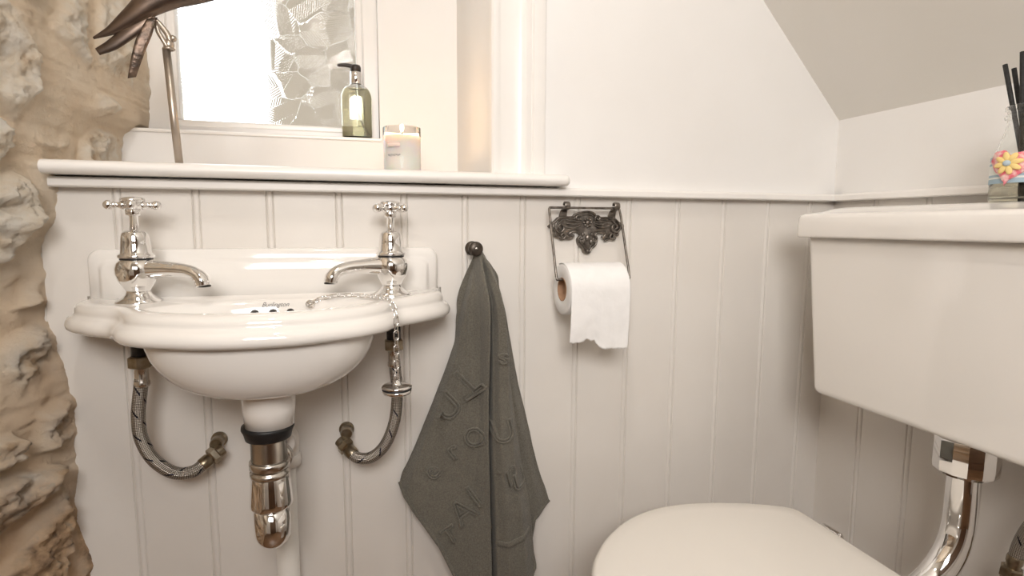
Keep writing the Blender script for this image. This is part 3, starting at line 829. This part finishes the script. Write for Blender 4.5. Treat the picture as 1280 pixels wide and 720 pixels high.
for hx in (.6705, .7630):
    pp = catmull([(hx, -.0045, .908), (hx, -.0065, .918), (hx, -.0125, .9265), (hx, -.0235, .9290), (hx, -.0285, .9320), (hx, -.0285, .9368), (hx, -.0250, .9392), (hx, -.0195, .9388), (hx, -.0172, .9352)], 6)
    R = []
    for k, p in enumerate(pp):      # a flat cast strap, flaring where it leaves the plate
        t = (pp[min(k+1, len(pp)-1)]-pp[max(k-1, 0)]).normalized(); nn = Vector((0, -t.z, t.y))
        wd = interp([(0, .0085), (.3, .0052), (1, .0042)], k/(len(pp)-1)); th = .0016
        R.append([p+Vector((sx_*wd, 0, 0))+nn*sn_*th*(.6 if abs(sx_) == 1 else 1) for sx_, sn_ in ((-1, -1), (-.7, -1), (.7, -1), (1, -1), (1, 1), (.7, 1), (-.7, 1), (-1, 1))])
    atloc(link('hook', loft(R), IRON, hold, angle=40), RL)
WX0, WX1 = .6395, .7690
wz, wy = .9305, -.0228
wp_ = catmull([(WX0+.026, -.0600, .8120), (WX0+.012, -.0600, .8118), (WX0+.0035, -.0600, .8120)], 5)
frame_pts = [(WX0+.028, -.061, .8120), (WX0+.0045, -.061, .8120), (WX0+.001, -.0602, .8150), (WX0, -.050, .848), (WX0-.0005, -.030, .9100), (WX0-.0005, wy-.0015, wz-.0045), (WX0+.0005, wy-.0003, wz-.0012), (WX0+.004, wy, wz),
             (WX0+.03, wy, wz), (.7045, wy, wz), (WX1-.03, wy, wz), (WX1-.004, wy, wz), (WX1-.0005, wy-.0003, wz-.0012), (WX1+.0005, wy-.0015, wz-.0045), (WX1+.0015, -.030, .9100), (WX1+.003, -.050, .848), (WX1+.0035, -.0602, .8150), (WX1, -.061, .8120), (WX1-.028, -.061, .8120)]
atloc(link('wire_frame', tube(catmull(frame_pts, 6), .0021, 12), IRON, hold), RL)
# the roll hangs on the wire's two ends
RX0, RX1, RY, RZ, RR = .6490, .7530, -.0600, .7955, .0425
ROL = (RX0, RY, RZ)
roll = thing('toilet_roll', 'white toilet roll with ragged torn end hanging on cast iron holder', 'toilet roll', ROL)
ln = RX1-RX0
b = loft([[Vector((RX0, RY, RZ))+Vector((h, r*cos(2*pi*k/72), r*sin(2*pi*k/72))) for k in range(72)] for r, h in ((.0195, .0015), (.024, 0), (.0395, 0), (RR-.0006, .0012), (RR, .003), (RR, ln-.003), (RR-.0006, ln-.0012), (.0395, ln), (.024, ln), (.0195, ln-.0015), (.0195, .0015))], False, False)
atloc(link('paper_roll', b, PAPER, roll, angle=50), ROL)
b = loft([[Vector((RX0, RY, RZ))+Vector((h, r*cos(2*pi*k/48), r*sin(2*pi*k/48))) for k in range(48)] for r, h in ((.0194, .0005), (.0194, ln-.0005), (.0184, ln-.0005), (.0184, .0005), (.0194, .0005))], False, False)
atloc(link('cardboard_core', b, CARD, roll, angle=50), ROL)
b = bmesh.new(); rws = []
NX = 64
def hangz(f):      # ragged lower edge
    base = .7125-.012*sstep(.40, .60, f)-.002*f
    base += .0055*exp(-((f-.30)/.07)**2)+.004*exp(-((f-.42)/.03)**2)
    return base+.0016*noise.noise(Vector((f*30, 0, 0)))+.0012*noise.noise(Vector((f*85, 3, 0)))
for i in range(NX+1):
    f = i/NX; x = RX0+.0005+(ln-.001)*f; r = []
    for k in range(26):
        a = pi*.62*(1-k/25)         # from over the top to the front
        r.append((x, RY-(RR+.0008)*cos(a), RZ+(RR+.0008)*sin(a)))
    zb = hangz(f)
    for k in range(1, 31):
        s = k/30; z = RZ+(zb-RZ)*s
        y = RY-(RR+.0008)+.010*s*s*.6-.0025*sin(s*3)*sin(f*5+1)*s+.0012*noise.noise(Vector((f*6, s*5, 1)))*s
        r.append((x+.001*sin(f*9)*s, y, z))
    rws.append([b.verts.new(p) for p in r])
for a, c in zip(rws, rws[1:]):
    for i in range(len(a)-1): b.faces.new((a[i], a[i+1], c[i+1], c[i]))
o = atloc(link('loose_sheet', b, PAPER, roll), ROL); mod_solid(o, .0007, 1)

# ------------------------------------------------------------------ cistern
CY = -.3545
CL = (1.15, CY, .615)
cis = thing('toilet_cistern', 'white ceramic low level cistern mounted on the right wall', 'cistern', CL)
def rr3(x0, x1, y0, y1, z, r, n=8):
    P = []
    for (cx, cy, a0) in ((x1-r, y1-r, 0), (x0+r, y1-r, pi/2), (x0+r, y0+r, pi), (x1-r, y0+r, 3*pi/2)):
        for k in range(n+1):
            a = a0+pi/2*k/n; P.append((cx+r*cos(a), cy+r*sin(a), z))
    return P
R = []
for z, ix in ((.6135, .012), (.6138, .007), (.6155, .003), (.619, .0008), (.625, 0.0), (.75, 0), (.87, 0), (.8845, 0)):
    t = (z-.62)/.265
    hy = .206+.018*max(0, t); fx = 1.083-.013*max(0, t)
    R.append(rr3(fx+ix, XR-.004, CY-hy+ix, CY+hy-ix, z, .014))
atloc(link('cistern_body', loft(R), CERAMIC, cis), CL)
R = []
LX0, LY = 1.0535, .236
for z, ix, r in ((.8825, .006, .012), (.8822, .003, .014), (.8832, .0006, .016), (.8855, 0, .016), (.900, .0005, .014), (.9140, .0012, .014), (.9185, .0030, .013), (.9212, .007, .012), (.9222, .012, .012), (.9238, .022, .012), (.9285, .036, .010), (.9312, .047, .01), (.9322, .056, .006)):
    R.append(rr3(LX0+ix, XR-.002, CY-LY+ix, CY+LY-ix, z, r))
atloc(link('cistern_lid', loft(R), CERAMIC, cis), CL)
LIDTOP = .9322

# flush pipe
FX, FY = 1.160, -.357
FL = (FX, FY, .55)
fp = thing('flush_pipe', 'chrome flush pipe with large nut running down under the cistern', 'pipe', FL)
atloc(link('flush_nut', lathe([(.034, .601), (.0385, .600), (.0395, .597), (.0395, .558), (.0385, .5525), (.0355, .5485), (.030, .5465), (.022, .546)][::-1], 14, (FX, FY, 0)), CHROME, fp, angle=22), FL)
atloc(link('tail_washer', lathe([(.033, 0), (.034, .002), (.034, .014), (.033, .016)], 32, (FX, FY, .601)), PVC, fp), FL)
pth = catmull([(FX, FY, .575), (FX, FY, .53), (FX, FY, .495), (FX-.0015, FY, .466), (FX-.008, FY, .440), (FX-.022, FY, .416), (FX-.044, FY, .394), (FX-.075, FY, .375), (FX-.090, FY, .368), (FX-.102, FY, .3635)], 10)
atloc(link('bent_pipe', tube(pth, .0208, 36), CHROME, fp), FL)

# supply hose to the cistern
SL = (1.205, -.415, .40)
sh = thing('supply_hose', 'short braided hose at right edge rising to the cistern', 'hose', SL)
pth = catmull([(1.203, -.4045, .436), (1.204, -.408, .462), (1.205, -.417, .492), (1.206, -.436, .530), (1.206, -.452, .565), (1.206, -.458, .610)], 12)
atloc(link('braided_hose', tube(pth, .0085, 24), BRAID, sh), SL)
b = lathe([(.0090, .018), (.0098, .016), (.0098, .008), (.0088, .006), (.0088, 0)][::-1], 28, (1.2025, -.403, .424), (.03, -.13, 1))
join(b, hexnut((1.202, -.401, .408), (.03, -.1, 1), .0138, .016)); join(b, lathe([(.0095, 0), (.0095, .05)], 24, (1.201, -.400, .36)))
join(b, lathe([(.0095, 0), (.0095, .056), (.015, .057), (.015, .0565)], 24, (1.201, -.400, .37), (1, 0, 0)))
atloc(link('valve_body', b, BRASSN, sh, angle=35), SL)
atloc(link('hose_nut', hexnut((1.206, -.458, .602), (0, 0, 1), .0145, .015), BRASSN, sh, smooth=False), SL)

# ------------------------------------------------------------------ toilet
half = [(.600, -.3545), (.6012, -.330), (.606, -.300), (.614, -.277), (.632, -.2475), (.667, -.2090), (.716, -.1735), (.764, -.1550), (.806, -.1500), (.849, -.1526), (.897, -.1630), (.944, -.1790), (.978, -.1955), (.9955, -.2075), (1.0035, -.2180), (1.0060, -.2330), (1.0062, -.29), (1.0062, -.3545)]
hc = catmull([(x, y, 0) for x, y in half], 7)
ol = [(p.x, p.y) for p in hc]+[(p.x, 2*CY-p.y) for p in hc[-2:0:-1]]
cx0, cy0 = .81, CY
def ring(s, z, dx=0, inset_=0):
    n = len(ol); out = []
    for i, (x, y) in enumerate(ol):
        a, b2 = ol[i-1], ol[(i+1) % n]
        t = Vector((b2[0]-a[0], b2[1]-a[1])).normalized(); nn = Vector((-t.y, t.x))
        if nn.dot(Vector((cx0-x, cy0-y))) < 0: nn = -nn
        X, Y = x+nn.x*inset_, y+nn.y*inset_
        out.append((cx0+(X-cx0)*s+dx, cy0+(Y-cy0)*s, z))
    return out
TLc = (.81, CY, 0)
wc = thing('toilet', 'white toilet with lid closed beneath the cistern', 'toilet', TLc)
atloc(link('lid', loft([ring(1, .4265, 0, .006), ring(1, .4260, 0, .002), ring(1, .4275, 0, 0), ring(1, .436, 0, -.0003), ring(1, .4405, 0, .0012), ring(1, .4435, 0, .004), ring(1, .4452, 0, .008), ring(.9, .4462, 0, .01), ring(.6, .4468, 0, .01), ring(.2, .4470, 0, .01)]), PLASTICW, wc), TLc)
atloc(link('seat', loft([ring(1.012, .4030, 0, .005), ring(1.012, .4035, 0, .001), ring(1.012, .408, 0, -.001), ring(1.012, .418, 0, 0), ring(1.012, .4235, 0, .003), ring(1.012, .4255, 0, .008), ring(.9, .426, 0, .01)]), PLASTICW, wc), TLc)
for hy in (-.085, .085):
    b = lathe([(.011, 0), (.012, .001), (.012, .030), (.011, .031)], 24, (1.018, CY+hy-.0155, .425), (0, 1, 0))
    join(b, lathe([(.010, 0), (.010, .03)], 20, (1.018, CY+hy, .395)))
    atloc(link('hinge', b, CHROME, wc), TLc)
pan = [ring(.62, 0, .03), ring(.63, .01, .03), ring(.60, .05, .03), ring(.56, .14, .035), ring(.60, .22, .025), ring(.76, .29, .01), ring(.92, .345, 0), ring(.985, .375, 0), ring(1.0, .385, .004), ring(1.0, .398, .004), ring(.985, .402, .004), ring(.80, .402, .004), ring(.74, .385, 0), ring(.6, .28, 0), ring(.3, .22, 0), ring(.1, .21, 0)]
b = loft(pan)
join(b, box(.955, 1.045, CY-.10, CY+.10, .30, .401, .015, 3))
join(b, lathe([(.032, 0), (.034, .004), (.034, .03), (.03, .035)], 28, (1.055, FY, .362), (-1, 0, 0)))
atloc(link('pan', b, CERAMIC, wc), TLc)

# ------------------------------------------------------------------ reed diffuser on the cistern
JX, JY, JZ = 1.150, -.4045, LIDTOP
JL = (JX, JY, JZ)
jar = thing('diffuser_bottle', 'small glass milk bottle with pink heart and reeds on cistern lid', 'bottle', JL)
op = [(.0001, 0), (.034, 0), (.0372, .0015), (.038, .005), (.038, .050), (.0374, .056), (.0350, .066), (.0310, .078), (.0275, .090), (.0262, .0985), (.0262, .104), (.0285, .1055), (.0290, .108), (.0285, .110), (.0268, .1112), (.0268, .1150), (.0288, .1162), (.0292, .119), (.0285, .1212), (.0265, .1218)]
ip = [(r-.0022, h) for r, h in op[::-1] if h > .06 and r > .01]+[(.0355, .055), (.0358, .010), (.034, .005), (.0001, .0045)]
atloc(link('glass_bottle', lathe(op+ip, 56, JL, caps=False), GLASS, jar), JL)
atloc(link('scented_oil', lathe([(.0001, .0038), (.0340, .0040), (.0364, .010), (.0364, .0235), (.0345, .0238), (.0001, .0238)], 48, JL), OIL, jar), JL)
def band(z0, z1, r): return loft([[Vector(JL)+Vector((rr*cos(2*pi*k/64), rr*sin(2*pi*k/64), h)) for k in range(64)] for rr, h in ((r-.0004, z0), (r, z0), (r, z1), (r-.0004, z1))], False, False)
bandm = mat('striped_ribbon', (.5, .6, .65), .8)
def _band():
    m = bandm; b = m.node_tree.nodes['Principled BSDF']; tc = N(m, 'ShaderNodeTexCoord'); s = N(m, 'ShaderNodeSeparateXYZ'); L(m, tc.outputs['Object'], s.inputs[0])
    r = N(m, 'ShaderNodeValToRGB'); r.color_ramp.interpolation = 'CONSTANT'
    mr = N(m, 'ShaderNodeMapRange'); mr.inputs[1].default_value = JZ+.0235; mr.inputs[2].default_value = JZ+.0605
    L(m, s.outputs[2], mr.inputs[0]); L(m, mr.outputs[0], r.inputs[0])
    blue, wh = (.36, .48, .56, 1), (.78, .80, .76, 1)
    e = r.color_ramp.elements; e[0].position = 0; e[0].color = blue; e[1].position = .30; e[1].color = wh
    for p, c in ((.16, wh), (.22, blue), (.62, blue), (.70, wh), (.76, blue), (.92, wh)):
        k = e.new(p); k.color = c
    L(m, r.outputs[0], b.inputs['Base Color'])
_band()
atloc(link('ribbon', band(.0235, .0605, .0386), bandm, jar, angle=50), JL)
# printing on the ribbon and the heart glued over it, both facing the room
fa = math.radians(184)
fd = Vector((cos(fa), sin(fa), 0)); fs = Vector((sin(fa), -cos(fa), 0))*-1
def on_jar(u, h, lift):     # u metres round the bottle from the heart's centre towards the front
    a = fa+u/.0386; return Vector(JL)+Vector((cos(a)*(.0386+lift), sin(a)*(.0386+lift), h))
b = text_mesh('for you', .0095)
for v in b.verts: v.co = on_jar(.034+v.co.x, .0405+v.co.y, .0004)
atloc(link('ribbon_lettering', b, INK, jar, smooth=False), JL)
hp = []
for k in range(60):
    t = 2*pi*k/60
    hx = 16*sin(t)**3; hy = 13*cos(t)-5*cos(2*t)-2*cos(3*t)-cos(4*t)
    rip = 1+.04*sin(t*14)
    hp.append((hx*.00150*rip, hy*.00146*rip))
hrot = math.radians(-8)
hp = [(x*cos(hrot)-y*sin(hrot), x*sin(hrot)+y*cos(hrot)) for x, y in hp]
R = []
for s, l in ((1, .0006), (1.0, .0022), (.93, .0036), (.6, .0042), (.2, .0044)):
    R.append([on_jar(x*s, .0455+y*s, l) for x, y in hp])
heart = atloc(link('fabric_heart', loft(R), PINKF, jar), JL); heart['label'] = 'pink patterned fabric heart'
b = bmesh.new()
for k in range(8):
    a = k*pi/4+.2; cxp, cyp = .0082*cos(a), .0082*sin(a)
    R = []
    for s, l in ((1, .0044), (1, .0060), (.7, .0068), (.2, .0070)):
        rr_ = []
        for q in range(14):
            w = 2*pi*q/14; ex, ey = .0062*cos(w)*s, .0032*sin(w)*s
            rr_.append(on_jar(cxp+ex*cos(a)-ey*sin(a), .0475+cyp+ex*sin(a)+ey*cos(a), l))
        R.append(rr_)
    join(b, loft(R))
fl = atloc(link('felt_flower', b, YELLOWF, jar), JL); fl['label'] = 'yellow felt flower'
R = [[on_jar(.0036*s*cos(2*pi*q/16), .0475+.0036*s*sin(2*pi*q/16), l) for q in range(16)] for s, l in ((1, .0062), (1, .0080), (.6, .0092), (.1, .0095))]
fc = link('flower_centre', loft(R), BLUEF, fl)
# black reeds standing in it
for (bx, by, tx, ty, tz, lab) in ((-.004, -.006, -.010, .0335, .178, 'black diffuser reed leaning farthest left out of the glass bottle'),
                                   (.006, -.004, -.004, .0265, .172, 'shorter black diffuser reed just right of the leftmost one'),
                                   (-.012, -.003, -.013, .0128, .188, 'tall upright black diffuser reed at the right picture edge')):
    a = Vector((JX+bx, JY+by, JZ+.0055)); e = Vector((JX+tx, JY+ty, JZ+tz))
    # keep the reed inside the neck
    tag(link('diffuser_reed', tube([a.lerp(e, k/8) for k in range(9)], .0027, 12), REEDM), lab, 'reed', 'reeds in the diffuser bottle')

# ------------------------------------------------------------------ soap dispenser on the window ledge
SX, SY, SZ = .3345, .323, 1.0792
SLc = (SX, SY, SZ)
soap = thing('soap_dispenser', 'clear pump bottle of pale yellow hand soap on the window ledge', 'soap dispenser', SLc)
def squircle(a, b2, z, p=3.2, n=56):
    o = []
    for k in range(n):
        t = 2*pi*k/n; c, s = cos(t), sin(t); r = (abs(c/a)**p+abs(s/b2)**p)**(-1/p)
        o.append((SX+r*c, SY+r*s, SZ+z))
    return o
sh_ = [(.026, .014, .0), (.029, .0165, .0015), (.030, .0175, .005), (.0308, .018, .06), (.0312, .018, .082), (.0300, .0178, .091), (.0270, .0170, .0985), (.0215, .0155, .1045), (.0140, .0125, .1085), (.0112, .0108, .1105), (.0112, .0108, .116)]
R = [squircle(a, b2, z, 3.4 if z < .09 else 2.6 if z < .107 else 2) for a, b2, z in sh_]
Ri = [squircle(a-.0018, b2-.0018, max(z, .004), 3.4 if z < .09 else 2.6 if z < .107 else 2) for a, b2, z in sh_[::-1]]
atloc(link('clear_bottle', loft(R+Ri), GLASS, soap), SLc)
R = [squircle(a-.0010, b2-.0010, max(z, .0032), 3.4) for a, b2, z in sh_ if z < .095]
R.append(squircle(.0262, .0162, .0982, 2.7)); R.append(squircle(.0245, .0155, .1005, 2.6))
atloc(link('liquid_soap', loft(R), SOAP, soap), SLc)
atloc(link('collar', lathe([(.0112, .1105), (.0118, .111), (.0118, .1345), (.0112, .1352), (.007, .1355)], 36, SLc), CHROME, soap), SLc)
pb = lathe([(.0065, .1345), (.0105, .136), (.0108, .1445), (.0095, .1485), (.0060, .1500), (.0001, .1503)], 32, SLc)
join(pb, tube(catmull([Vector(SLc)+Vector(p) for p in ((.002, 0, .1440), (-.010, -.001, .1468), (-.022, -.002, .1475), (-.0325, -.003, .1462), (-.0345, -.003, .1440))], 6), lambda t: .0048-.0022*t, 14))
atloc(link('pump_head', pb, BLACKP, soap), SLc)
dp = catmull([Vector(SLc)+Vector(p) for p in ((.0, 0, .112), (.001, 0, .09), (.004, 0, .06), (.012, 0, .03), (.022, 0, .008))], 8)
atloc(link('dip_tube', tube(dp, .0022, 10), TUBEP, soap), SLc)

# ------------------------------------------------------------------ candle on the sill
KX, KY, KZ = .4075, .10, .9828
KL = (KX, KY, KZ)
can = thing('scented_candle', 'lit white candle in clear glass tumbler on the window sill', 'candle', KL)
atloc(link('glass_tumbler', lathe([(.0001, 0), (.030, 0), (.0322, .002), (.0325, .006), (.0328, .0862), (.0323, .0866), (.0318, .0862), (.0312, .008), (.030, .006), (.0001, .0055)], 56, KL), THIN, can), KL)
atloc(link('wax', lathe([(.0001, .0045), (.0304, .0048), (.0316, .009), (.0321, .0708), (.0305, .0706), (.026, .0690), (.0001, .0685)], 48, KL), WAX, can), KL)
atloc(link('wick', tube([(KX, KY, KZ+.067), (KX+.0003, KY, KZ+.073), (KX+.001, KY, KZ+.0765)], .0008, 8), REEDM, can), KL)
FLM = bpy.data.materials.new('candle_flame'); FLM.use_nodes = True
nt = FLM.node_tree; nt.nodes.clear(); em = nt.nodes.new('ShaderNodeEmission'); em.inputs[0].default_value = (1, .78, .48, 1); em.inputs[1].default_value = 14
ou = nt.nodes.new('ShaderNodeOutputMaterial'); nt.links.new(em.outputs[0], ou.inputs[0])
atloc(link('flame', lathe([(.0001, .0735), (.0022, .0755), (.0033, .0785), (.0034, .0810), (.0026, .0855), (.0013, .0900), (.0003, .0935)], 20, KL), FLM, can), KL)
def on_can(u, h, l):
    a = -pi/2-.1+u/.0330; return (KX+(.0330+l)*cos(a), KY+(.0330+l)*sin(a), KZ+h)
R = [[on_can(-.027+.024*k/16, h, l) for k in range(17)] for h, l in ((.0505, .0001), (.0505, .0004), (.0580, .0004), (.0580, .0001))]
atloc(link('paper_label', loft(R, False, False, False), LABELP, can), KL)
sq = []
for k in range(70):
    t = k/69; sq.append(on_can(-.0255+.023*t+.0012*sin(t*50), .0365+.0016*sin(t*44)*(1-.4*t)+.0008*sin(t*21), .0005))
atloc(link('script_mark', tube(sq, .00028, 6), INK, can), KL)

# ------------------------------------------------------------------ metal bird on a rod
BP = lambda px, py, y=.05: Vector((.0427+(px-188)*.00104, y, 1.2009-(py-22)*.00107+(px-188)*.00011))
GL = (.0693, .05, .983)
bird = thing('metal_bird_sculpture', 'dark copper metal bird on a thin rod standing on the window sill', 'sculpture', GL)
atloc(link('stand_rod', tube([(.0693, .05, .983), (.0650, .05, 1.07), (.0610, .05, 1.158)], .0056, 20), ROD, bird), GL)
atloc(link('rod_foot', lathe([(.012, 0), (.012, .001), (.006, .0022), (.0058, .004)], 24, (.0693, .05, .983)), ROD, bird), GL)
def gutter(path, widths, a0, a1, n=14, depth=1.0):
    """open shell swept along path: arc from a0 to a1 round it (angle in the plane of up-normal and y)"""
    P = catmull(path, 8); m = len(P); b = bmesh.new(); rws = []
    for i, p in enumerate(P):
        t = (P[min(i+1, m-1)]-P[max(i-1, 0)]).normalized(); up = Vector((-t.z, 0, t.x)).normalized(); out = Vector((0, -1, 0))
        w = interp([(k/(len(widths)-1), v) for k, v in enumerate(widths)], i/(m-1))/2
        rws.append([b.verts.new(p+up*(w*cos(a0+(a1-a0)*k/n))+out*(w*depth*sin(a0+(a1-a0)*k/n))) for k in range(n+1)])
    for a, c in zip(rws, rws[1:]):
        for i in range(n): b.faces.new((a[i], a[i+1], c[i+1], c[i]))
    return b
o = atloc(link('body', gutter([BP(117, 48), BP(140, 38), BP(165, 22), BP(190, 4), BP(220, -9), BP(262, -18), BP(305, -34)], [.002, .011, .023, .033, .039, .043, .041, .030], -.35*pi, .95*pi, 18, .8), HAMMERED, bird), GL); mod_solid(o, .0014)
o = atloc(link('tail', gutter([BP(121, 66), BP(140, 57), BP(163, 40), BP(190, 20)], [.010, .016, .020, .020], .0*pi, .9*pi, 10, .5), HAMMERED, bird), GL); mod_solid(o, .0014)
b = bmesh.new(); rws = []
for k in range(13):
    t = k/12; c = BP(193-30*t, 26+77*t, .040-.006*sin(t*pi)); w = interp([(0, .014), (.35, .0205), (.7, .0155), (1, .0105)], t)/2
    dirn = Vector((.93, .22, .30)).normalized()
    rws.append([b.verts.new(c+dirn*(w*s)+Vector((0, -.0007*(1-s*s), 0))) for s in (-1, -.5, 0, .5, 1)])
for a, c in zip(rws, rws[1:]):
    for i in range(4): b.faces.new((a[i], a[i+1], c[i+1], c[i]))
o = atloc(link('wing', b, COPPER, bird), GL); mod_solid(o, .0016)
b = sphere(BP(322, -44), .024, 24, (1.15, .8, 1))
atloc(link('head', b, COPPER, bird), GL)
atloc(link('beak', lathe([(.007, 0), (.004, .02), (.0006, .065)], 16, BP(338, -48), (.95, -.1, .18)), COPPER, bird), GL)
b = tube(catmull([BP(211, 58), BP(209, 46), BP(200, 32), BP(190, 22)], 6), .0042, 14)
join(b, tube(catmull([BP(208, 62, .046), BP(203, 52, .044), BP(198, 42, .045), BP(195, 30, .048)], 6), .0034, 12))
atloc(link('leg', b, ROD, bird), GL)
b = sphere(BP(209, 58), .0075, 18, (1, .9, 1.1)); join(b, sphere(BP(215, 50), .0050, 14)); join(b, sphere(BP(204, 64), .0042, 14))
join(b, tube([BP(209, 62)+Vector((.0066*cos(2*pi*k/20), .0066*sin(2*pi*k/20), -.002)) for k in range(20)], .0018, 8, True))
atloc(link('weld_joint', b, ROD, bird), GL)

# ------------------------------------------------------------------ light
def area(name, loc, target, size, power, col, shape='DISK', sy=None):
    l = bpy.data.lights.new(name, 'AREA'); l.shape = shape; l.size = size; l.energy = power; l.color = col
    if sy: l.shape = 'RECTANGLE'; l.size_y = sy
    o = bpy.data.objects.new(name, l); COL.objects.link(o); o.location = loc
    o.rotation_euler = (Vector(target)-Vector(loc)).to_track_quat('-Z', 'Y').to_euler()
    return o
area('ceiling_lamp', (.36, -.85, 2.17), (.36, -.80, 0), .30, 24, (1, .94, .875))
area('fill_flash', (.22, -1.50, 1.42), (.72, 0, 1.15), .6, 8.5, (1, .965, .935), sy=.45).data.spread = 2.6
area('stone_fill', (1.12, -1.32, 1.62), (-.12, -.04, 1.02), .5, 10.5, (1, .955, .91), sy=.5).data.spread = 2.1  # added fill from the right to brighten the stone wall; no real source there
pl = bpy.data.lights.new('candle_light', 'POINT'); pl.energy = .25; pl.color = (1, .62, .32); pl.shadow_soft_size = .006
po = bpy.data.objects.new('candle_light', pl); COL.objects.link(po); po.location = (KX, KY, KZ+.102)

w = bpy.data.worlds.new('sky'); SC.world = w; w.use_nodes = True
bg = w.node_tree.nodes['Background']; bg.inputs[0].default_value = (.93, .97, 1, 1); bg.inputs[1].default_value = 3.0

# ------------------------------------------------------------------ camera
f, yaw, pitch, roll_ = 697.45, .277656, .111388, .003976
cyw, syw, cpt, spt = cos(yaw), sin(yaw), cos(pitch), sin(pitch)
fwd = Vector((syw*cpt, cyw*cpt, -spt)); rt = Vector((cyw, -syw, 0)); up = rt.cross(fwd)
r2 = rt*cos(roll_)+up*sin(roll_); u2 = up*cos(roll_)-rt*sin(roll_)
cd = bpy.data.cameras.new('camera'); cam = bpy.data.objects.new('camera', cd); COL.objects.link(cam)
cd.sensor_width = 36; cd.lens = f/1280*36; cd.clip_start = .01
mw = Matrix((r2, u2, -fwd)).transposed().to_4x4(); mw.translation = (.319183, -.919529, .90)
cam.matrix_world = mw
SC.camera = cam
SC.view_settings.view_transform = 'Standard'; SC.view_settings.look = 'None'
SC.view_settings.gamma = 1; SC.view_settings.exposure = .44; SC.view_settings.use_curve_mapping = False
SC.cycles.max_bounces = 14; SC.cycles.transmission_bounces = 12; SC.cycles.glossy_bounces = 8
